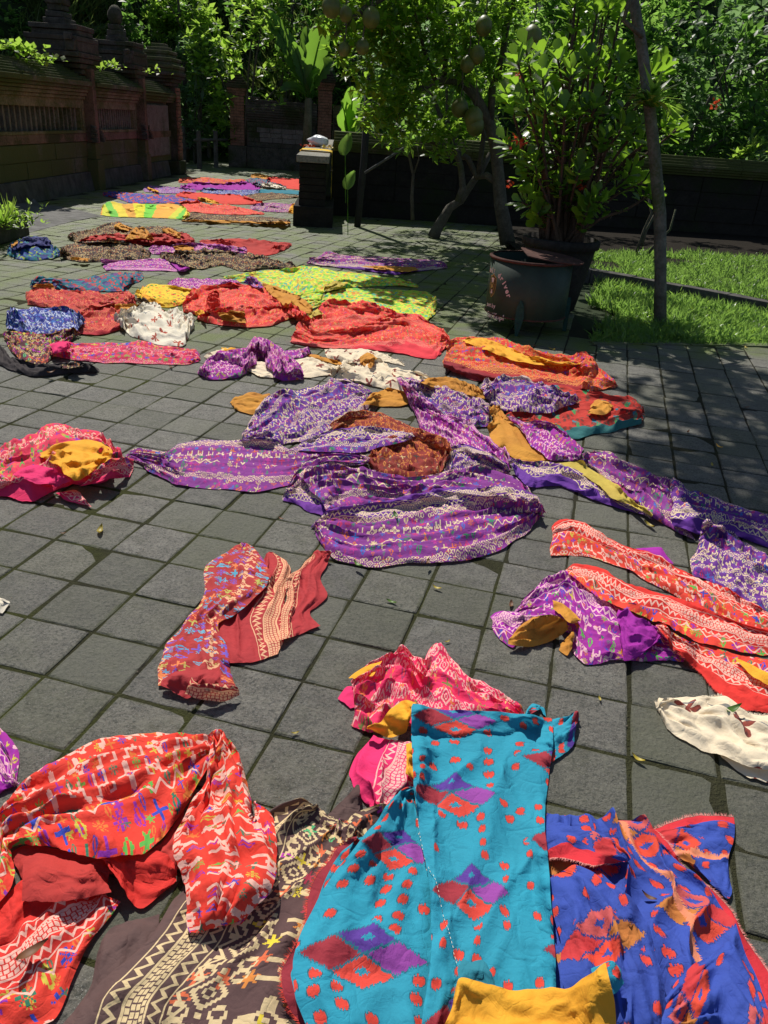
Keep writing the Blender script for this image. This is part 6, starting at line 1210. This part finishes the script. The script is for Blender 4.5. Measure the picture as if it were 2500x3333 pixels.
for i, (x, y, D, s_, lb_) in enumerate([(1125, 480, 11.6, .30, 'large glowing leaf plant just right of the post'), ]):
    p = V(x, y, D); g = tag(empty('caladium'), lb_, 'plant')
    for (dx, dz, L_) in [(0, .0, .30), (.05, -.42, .26)]:
        q = p + R0 * dx + [0, 0, dz - .1]; MB().tube([q + [0, .1, -.6], q], .006, 5).obj('stalk', LF_DARK, g)
        broadleaf(q, (dx * 3 + .05, .25, 1.), (-.3 + dx, -1., .3), L_, .36, LF_MID, g)
# plants on the wall tops and in the planter
for i, (x, y, D, n, L_, lb_) in enumerate([(30, 155, 14.2, 70, .16, 'lime leaved creeper on top of the mossy wall at the left edge'), (75, 165, 14.4, 60, .15, 'heart leaved creeper with red tinge on top of the mossy wall'), (135, 195, 14.6, 60, .15, 'pale creeper on the coping just left of the tall carved pillar'), (305, 215, 17.5, 30, .14, 'thin sprig sprouting on the coping between the carved pillars'), (370, 218, 18, 36, .14, 'small yellow green tuft on the coping left of the rounded head pillar'), (500, 235, 19.5, 20, .12, 'tiny sprig on the coping before the end pillar')]):
    c = V(x, y, D); C = c + rng.normal(size=(n, 3)) * [.12, .14, .03]; P_, D_, N_, L2 = tufts(C[:n // 2], 2, L_ * .75, .5); tag(leaves('wall_creeper', P_, D_, N_, L2, 'oval', LF_LIGHT, None, W=1.5), lb_, 'creeper', 'creepers on the wall coping')
c = at(20, 735, .22); C = c + rng.normal(size=(170, 3)) * [.17, .2, .05] + [-.18, .1, .05]
tag(leaves('planter_fern', *tufts(C, 4, .08, .6), 'oval', LF_LIGHT, None, kind='stuff', W=.7), 'ferny green plants overflowing the planter at the left edge', 'plants')
P_ = np.repeat(at(10, 725, .3)[None], 16, 0); D_ = unit(16); D_[:, 2] = 1.2; tag(leaves('planter_grass', P_, D_, np.tile([0, 1., 0], (16, 1)), np.full(16, .32), 'blade', LF_LIGHT, None, W=1.2), 'long grass blades arching from the planter', 'grass')
# trees off the left that stand over the yard edge: only their reach matters
# ---- roots and stems on the dark wall at right
for i, (pts, lb_) in enumerate([([(940, 1390), (990, 1240), (1030, 1150), (1010, 1050)], 'pale hanging root left of the slim trunk in the dark'), ([(1010, 1370), (1060, 1310), (1130, 1240), (1160, 1130)], 'thin pale root crossing behind the slim trunk'), ([(975, 1330), (1000, 1250), (1050, 1150)], 'short pale root in the dark behind the potted plant')]):
    tag(MB().tube(vpath('L', pts, 11.5), [.022, .018, .015, .012][:len(pts)], 6).obj('root', BARK, None, smooth=True), lb_, 'root', 'roots before the garden wall')
# black pole
pp = at(1163, 738); tag(MB().tube([pp, pp + [.06, 0, 1.], pp + [.08, .0, 2.4]], .055, 10).obj('pole', stone_mat('dark_pole', (.03, .03, .032), (.05, .05, .05), (.03, .03, .03), 0), None, smooth=True), 'dark round pole standing right of the post before the garden wall', 'pole')
tag(MB().tube([V(1187, 563, 13), V(1315, 482, 13)], .02, 6).obj('brace', stone_mat('grey_pipe', (.09, .09, .09), (.14, .14, .14), (.1, .1, .1), 0), None, smooth=True), 'thin grey diagonal pipe leaning between the pole and the sapling', 'pipe')

# ================================================================== DRUM
DC = np.array([.83, 5.62, 0.]); DRr = .355; Z0, Z1 = .13, .60
def drum_mat():
    M = Mat('green_drum_paint'); p = M.pos(); z = M.sep(p)[2]; n = M.noise(p, 5, 5); n2 = M.noise(p, 40, 4)
    rust = M.mapr(n2 + mth(M.t, 'MAXIMUM', M.mapr(z, .16, .13, 0, .22), M.mapr(z, .585, .6, 0, .2)), .70, .84)
    col = M.mix(M.mapr(n, .3, .7), (.016, .031, .021), (.028, .052, .035)); col = M.mix(rust, col, (.10, .045, .022))
    return M.fin(M.bsdf(col, M.mapr(n2, .3, .7, .5, .7), M.bump(n2, .15, .004), .35))
DRM = drum_mat(); RUST = stone_mat('rusty_rim', (.05, .022, .018), (.12, .055, .042), (.1, .05, .03), .05); LEGM = stone_mat('teal_painted_leg', (.015, .05, .042), (.028, .085, .07), (.06, .04, .02), .15)
dr_ = tag(empty('half_drum'), 'dark green half drum with rusty rim and pink lettering on short legs', 'drum')
MB().lathe([(.0, Z0), (DRr - .01, Z0), (DRr, Z0 + .008), (DRr, Z1), (DRr - .012, Z1), (DRr - .012, Z0 + .02), (.0, Z0 + .02)], DC, 64).obj('drum_body', DRM, dr_, smooth=True)
MB().lathe([(DRr - .014, Z1 - .008), (DRr + .012, Z1 - .010), (DRr + .016, Z1 + .002), (DRr + .008, Z1 + .012), (DRr - .014, Z1 + .010)], DC, 64).obj('rim', RUST, dr_, smooth=True)
MB().lathe([(DRr + .0005, Z0 - .004), (DRr + .008, Z0 + .002), (DRr + .0005, Z0 + .010)], DC, 64).obj('bottom_bead', RUST, dr_, smooth=True)
ld_ = MB(); n = 40; lc = DC + R0 * .10 + np.array([.02, .02, Z1 + .014]); lv = []
for zz in (0, .012):
    for k in range(n):
        a = 2 * PI * k / n; x, y = math.cos(a) * .325, math.sin(a) * .325; x = max(x, -.20)
        lv.append(tuple(lc + R0 * x + FH * y + [0, 0, zz + .03 * (x / .3) * -1 + .006]))
ld_.add(lv, [tuple(range(n))[::-1], tuple(range(n, 2 * n))] + [(k, (k + 1) % n, n + (k + 1) % n, n + k) for k in range(n)]).obj('lid', RUST, dr_, bevel=.003)
for px_, py_ in ((1675, 1105), (1812, 1075), (1600, 1030), (1740, 1020)):
    g_ = at(px_, py_); a = math.atan2(g_[1] - DC[1], g_[0] - DC[0]); c = DC + np.array([math.cos(a), math.sin(a), 0]) * (DRr + .012); tdir = np.array([-math.sin(a), math.cos(a), 0]); rd = np.array([math.cos(a), math.sin(a), 0])
    m = MB(); sh = [(-.03, .24), (-.006, .30), (.02, .26), (.035, .16), (.004, .0), (-.014, .0), (-.032, .12)]
    v0_ = [tuple(c + tdir * x - rd * .014 + [0, 0, z]) for x, z in sh]; v1_ = [tuple(c + tdir * x + rd * .02 + [0, 0, z]) for x, z in sh]; k = len(sh)
    m.add(v0_ + v1_, [tuple(range(k)), tuple(range(2 * k - 1, k - 1, -1))] + [(i, (i + 1) % k, (i + 1) % k + k, i + k) for i in range(k)]); m.obj('leg', LEGM, dr_, bevel=.003)
INK = Mat('faded_pink_paint'); _n = INK.noise(INK.pos(), 70, 4); INK = INK.fin(INK.bsdf(INK.mix(INK.mapr(_n, .35, .7), (.55, .40, .38), (.75, .60, .57)), .7))
GOLD = Mat('gold_emblem_paint'); _n = GOLD.noise(GOLD.pos(), 60, 4); GOLD = GOLD.fin(GOLD.bsdf(GOLD.mix(GOLD.mapr(_n, .35, .7), (.30, .20, .05), (.42, .30, .10)), .6))
BRN = Mat('brown_emblem_paint'); BRN = BRN.fin(BRN.bsdf((.07, .035, .02), .6))
view = math.atan2(CAM[1] - DC[1], CAM[0] - DC[0])      # angle that faces the camera
def wrap(x, z, lift=.0015):
    "x metres to the right on the drum wall as seen from the camera"
    a = view + x / DRr; return (DC[0] + (DRr + lift) * math.cos(a), DC[1] + (DRr + lift) * math.sin(a), z)
def text_mesh(ch, size):
    cu = bpy.data.curves.new('t', 'FONT'); cu.body = ch; cu.size = size; cu.offset = size * .035; cu.resolution_u = 3; o = bpy.data.objects.new('t', cu); COL.objects.link(o)
    bpy.context.view_layer.update(); dg = bpy.context.evaluated_depsgraph_get(); me = bpy.data.meshes.new_from_object(o.evaluated_get(dg)); v = [tuple(x.co) for x in me.vertices]; f = [tuple(p.vertices) for p in me.polygons]
    bpy.data.objects.remove(o); bpy.data.curves.remove(cu); bpy.data.meshes.remove(me); return v, f
def put(v, f, name, mat, lift): 
    me = bpy.data.meshes.new(name); me.from_pydata([wrap(x, z, lift) for x, z in v], [], f); me.update(); return link(name, me, mat, dr_)
def letters(s, path, size, name='lettering'):
    V_, F_ = [], []
    for ch, (x, z, rot) in zip(s, path):
        if ch == ' ': continue
        v, f = text_mesh(ch, size); w_ = max(p[0] for p in v); c, sn = math.cos(rot), math.sin(rot); o = len(V_)
        V_ += [(x + (p[0] - w_ / 2) * c - p[1] * sn, z + (p[0] - w_ / 2) * sn + p[1] * c) for p in v]; F_ += [tuple(i + o for i in q) for q in f]
    return put(V_, F_, name, INK, .0016)
# where a pixel of the photo lies on the drum wall
def on_drum(px_, py_):
    d = FW * FPX + RT * (px_ - 1250) - UP * (py_ - 1666.5); o = CAM[:2] - DC[:2]; a = d[:2] @ d[:2]; b = 2 * o @ d[:2]; c = o @ o - DRr ** 2; q = b * b - 4 * a * c
    t = (-b - math.sqrt(max(q, 0))) / (2 * a); p = CAM + d * t; an = math.atan2(p[1] - DC[1], p[0] - DC[0]) - view; an = (an + PI) % (2 * PI) - PI; return an * DRr, p[2]
zc = lambda x, y: on_drum(1500 + x * .3617, 750 + y * .3617)
ec = zc(285, 500)                                     # emblem centre
arcp = spline(np.array([zc(*q) for q in [(246, 352), (262, 352), (285, 368), (318, 385), (345, 408), (372, 440), (392, 480), (410, 525), (428, 585)]]), 13)
tg = np.gradient(arcp, axis=0)
letters('k bali driver', [(arcp[i][0] - .012, arcp[i][1] - .012, math.atan2(tg[i][1], tg[i][0])) for i in range(13)], .062)
def span(s, a, b, size, name='lettering'):
    (xa, za), (xb, zb) = zc(*a), zc(*b); ws = [.5 if ch in 'irtl ' else 1. for ch in s]; T_ = sum(ws); x = xa; out = []
    for w_ in ws: d_ = (xb - xa) * w_ / T_; out.append((x + d_ / 2, za + (zb - za) * (x - xa) / (xb - xa), math.atan2(zb - za, xb - xa))); x += d_
    return letters(s, out, size, name)
span('port by', (236, 672), (312, 700), .048)
span('Sari Kopi', (236, 768), (388, 808), .066)
sh = [(-.052, .078), (-.02, .090), (0, .104), (.02, .090), (.052, .078), (.060, .01), (.045, -.055), (0, -.098), (-.045, -.055), (-.060, .01)]
def poly(sc_, name, mat, lift, pts=None, dx=0, dz=0):
    q = pts or sh; V_ = [(ec[0] + dx + x * sc_, ec[1] + dz + z * sc_) for x, z in q]; n = len(V_)
    V2 = V_ + [(ec[0] + dx, ec[1] + dz)]; put(V2, [(i, (i + 1) % n, n) for i in range(n)], name, mat, lift)
poly(1., 'emblem_border', GOLD, .0012); poly(.90, 'emblem_field', BRN, .0020); poly(.80, 'emblem_line', GOLD, .0026); poly(.76, 'emblem_inner', BRN, .0032)
circ = [(math.cos(a) * .036, math.sin(a) * .036) for a in np.linspace(0, 2 * PI, 24, endpoint=False)]
poly(1., 'emblem_ring', GOLD, .0038, circ); poly(.82, 'emblem_disc', BRN, .0044, circ)
poly(.34, 'emblem_head', GOLD, .0050, [(math.cos(a) * .05 * (1 + .3 * math.cos(5 * a)), math.sin(a) * .06) for a in np.linspace(0, 2 * PI, 40, endpoint=False)])
poly(1., 'emblem_bar', INK, .0040, [(-.022, .058), (.022, .058), (.022, .070), (-.022, .070)]); poly(1., 'emblem_bar', INK, .0040, [(-.018, -.062), (.018, -.062), (.014, -.052), (-.014, -.052)])

# ================================================================== SMALL THINGS
# cloth laid over the low wall, bundle on top
def over(label, s_a, s_b, drop, mat):
    n = 26; q = [( -.03, 1.03 - .06), (-.035, 1.045), (.0, 1.052), (.24, 1.054), (.47, 1.052), (.505, 1.042), (.51, .95), (.512, .6), (.515, drop)]
    pr = spline(np.array(q), 26); vv = []; uv = []
    for i, (d, z) in enumerate(pr):
        for j in range(9):
            t = j / 8; vv.append(WL(s_a + (s_b - s_a) * t + .01 * math.sin(i * .9), d + .006 * math.sin(i * 1.7 + j), z + .007 * abs(math.sin(j * 1.9 + i * .3)) + .003)); uv.append((i * .04, t * (s_b - s_a) + .05))
    i = np.arange(25 * 9).reshape(25, 9)[:, :-1].ravel(); f = np.stack([i, i + 1, i + 10, i + 9], -1)
    return tag(link('draped_cloth', npmesh('draped_cloth', np.array(vv), f, True, np.array(uv)), mat), label, 'cloth')
over('ochre and red striped cloth strip folded over the cap of the low wall', 1.25, 1.85, .25, MATS['yelflo'])
bp = at(1046, 440, 1.05); bp = np.array(WL(3.6, .22, 1.04))
v, f = gridmesh(0, 2 * PI, 0, PI, 28, 14, lambda X, Y: 0 * X); a, b = v[:, 0], v[:, 1]; rr = 1 + .18 * pn(np.cos(a) * 2 + 3, b * 1.5) + .08 * pn(np.sin(a) * 6, b * 5)
vv = np.stack([bp[0] + .20 * rr * np.sin(b) * np.cos(a), bp[1] + .16 * rr * np.sin(b) * np.sin(a), bp[2] + .10 - .10 * np.cos(b) * rr], -1)
WHT = Mat('white_plastic_bag'); WHT = WHT.fin(WHT.bsdf((.72, .72, .74), .35, WHT.bump(WHT.noise(WHT.pos(), 25, 3), .6, .02), .5))
tag(link('white_bag', npmesh('white_bag', vv, f[:, ::-1]), WHT), 'crumpled white bag lying on top of the low wall', 'bag')
OFF = [('orange flower offering left of the white bag on the low wall', -.16, 3.4, lin(210, 90, 40)), ('yellow petals scattered before the white bag on the low wall', .18, 3.1, lin(220, 190, 90))]
for lb_, dx, s_, c in OFF:
    q = np.array(WL(s_, .22 + dx, 1.045)); m = 40; M_ = Mat('petal'); M_ = M_.fin(M_.bsdf(c, .6)); P_ = q + rng.normal(size=(m, 3)) * [.06, .06, .012]; P_[:, 2] = np.maximum(P_[:, 2], 1.04)
    tag(leaves('offering_petals', P_, unit(m), unit(m) + [0, 0, 1], np.full(m, .05), 'oval', M_, None, W=1.6, kind='thing'), lb_, 'offering')
# fallen leaves
LY = leafmat('dry_yellow_leaf', lin(190, 170, 60), lin(215, 190, 80), .25, .5, lin(220, 190, 80)); LB = leafmat('dry_brown_leaf', lin(120, 75, 45), lin(160, 115, 70), .15, .6, lin(150, 100, 60)); LG = leafmat('fallen_green_leaf', lin(60, 110, 40), lin(110, 140, 50), .25, .5, lin(90, 140, 50))
FL = [(330, 1733, LY, .062, 'long curled yellow leaf on the tiles below the rose pink cloth'), (1421, 1918, LY, .034, 'small yellow leaf on the tiles below the largest purple cloth'), (1273, 1966, LG, .036, 'small dark green leaf right of the brick red cloth'), (1660, 1975, LB, .04, 'reddish dry leaf above the magenta bunch at the right'), (2110, 1715, LY, .055, 'yellow leaf on shaded tiles above the orange red cloth'),
      (206, 1740, LB, .022, 'tiny brown leaf left of the long curled one'), (915, 1692, LB, .026, 'tan leaf below the left tail of the purple heap'), (1165, 1842, LG, .045, 'yellow green leaf at the front hem of the largest purple cloth'), (1390, 1835, LB, .035, 'dry curled leaf at the hem of the round purple cloth'), (1795, 1140, LY, .05, 'yellowish leaf in the shade behind the scarlet cloth'), (2315, 1518, LY, .036, 'pale curled leaf on the tiles right of the long purple cloth'),
      (2340, 1458, LY, .045, 'pale leaf on the dappled tiles far right'), (2430, 1330, LB, .035, 'small pale leaf near the right edge in the sun'), (2240, 1410, LB, .04, 'grey brown leaf on the shaded tiles'), (2090, 1370, LB, .02, 'tiny leaf right of the teal hemmed red cloth'), (1455, 2093, LY, .02, 'small pale petal above the hot pink cloth'), (2427, 1134, LY, .05, 'yellow leaf on the kerb by the lawn'), (960, 2391, LY, .02, 'tiny white petal left of the hot pink cloth'), (1950, 2281, LY, .02, 'tiny yellow leaf below the magenta bunch'),
      (555, 1200, LB, .05, 'brown leaf below the long crimson pink cloth'), (168, 1216, LB, .05, 'dry leaf before the black hemmed cloth at the left'), (1020, 1380, LB, .03, 'small dry leaf left of the purple heap'), (2075, 2475, LY, .035, 'pale dry leaf on a joint below the cream cloth'), (1740, 1130, LB, .04, 'brown leaf behind the scarlet cloth in the shade'), (1830, 1165, LB, .04, 'brown leaf on the dark tiles right of the drum'), (2165, 1960, LB, .016, 'tiny leaf between the tiles at the right'),
      (110, 3110, LB, .055, 'curled yellow leaf lying on the plain red fold at the lower left'), (1285, 1685, LG, .05, 'green leaf resting on the round purple cloth'), (2385, 2320, LG, .06, 'thin green leaf resting on the frayed cream cloth'), (2110, 2925, LB, .03, 'small curled bud on the blue ikat cloth')]
for i, (x, y, m, L_, lb_) in enumerate(FL):
    p = at(x, y, 0); hx, hy = hidx(p[0], p[1]); z = float(HM[hx, hy]); p = at(x, y, z) + [0, 0, .006]; a = rng.uniform(0, 2 * PI)
    n = 9; t = np.linspace(0, 1, n); wd = np.sin(PI * t ** .8) ** .8 * .17; vv = []
    for j in range(n):
        c = np.array([(t[j] - .5) * L_ * 1.2, .08 * L_ * math.sin(t[j] * 3), .22 * L_ * (2 * t[j] - 1) ** 2])
        for s_ in (-1, 0, 1): vv.append(c + np.array([0, s_ * wd[j] * L_ * 1.1, abs(s_) * .10 * L_]))
    vv = np.array(vv); ca, sa = math.cos(a), math.sin(a); vv[:, :2] = vv[:, :2] @ np.array([[ca, sa], [-sa, ca]])
    i_ = np.arange((n - 1) * 3).reshape(n - 1, 3)[:, :-1].ravel(); me = npmesh('fallen_leaf', vv + p, np.stack([i_, i_ + 1, i_ + 4, i_ + 3], -1), True, np.full((len(vv), 2), i + .5))
    tag(link('fallen_leaf', me, m), lb_, 'fallen leaf', 'dry leaves scattered over paving and cloths')
# crumbs and grit on the paving
n = 2600; X = rng.uniform(-7, 3.2, n); Y = rng.uniform(-1, 12, n) ** 1.; s_ = rng.uniform(.0015, .0045, n); k = np.array([pave_ok(a, b) for a, b in zip(X, Y)]); X, Y, s_ = X[k], Y[k], s_[k]; n = len(X)
t_ = np.array([(1, 0, 0), (-.5, .87, 0), (-.5, -.87, 0), (0, 0, 1.)]); vv = np.stack([X, Y, 0 * X], -1)[:, None] + t_[None] * s_[:, None, None] * rng.uniform(.6, 1.5, (n, 4, 1)); ff = (np.array([(0, 1, 3), (1, 2, 3), (2, 0, 3)])[None] + (np.arange(n) * 4)[:, None, None]).reshape(-1, 3)
link('grit', npmesh('grit', vv.reshape(-1, 3), ff, False), stone_mat('grit_crumbs', (.10, .08, .05), (.30, .26, .20), (.1, .1, .05), 0), kind='stuff')
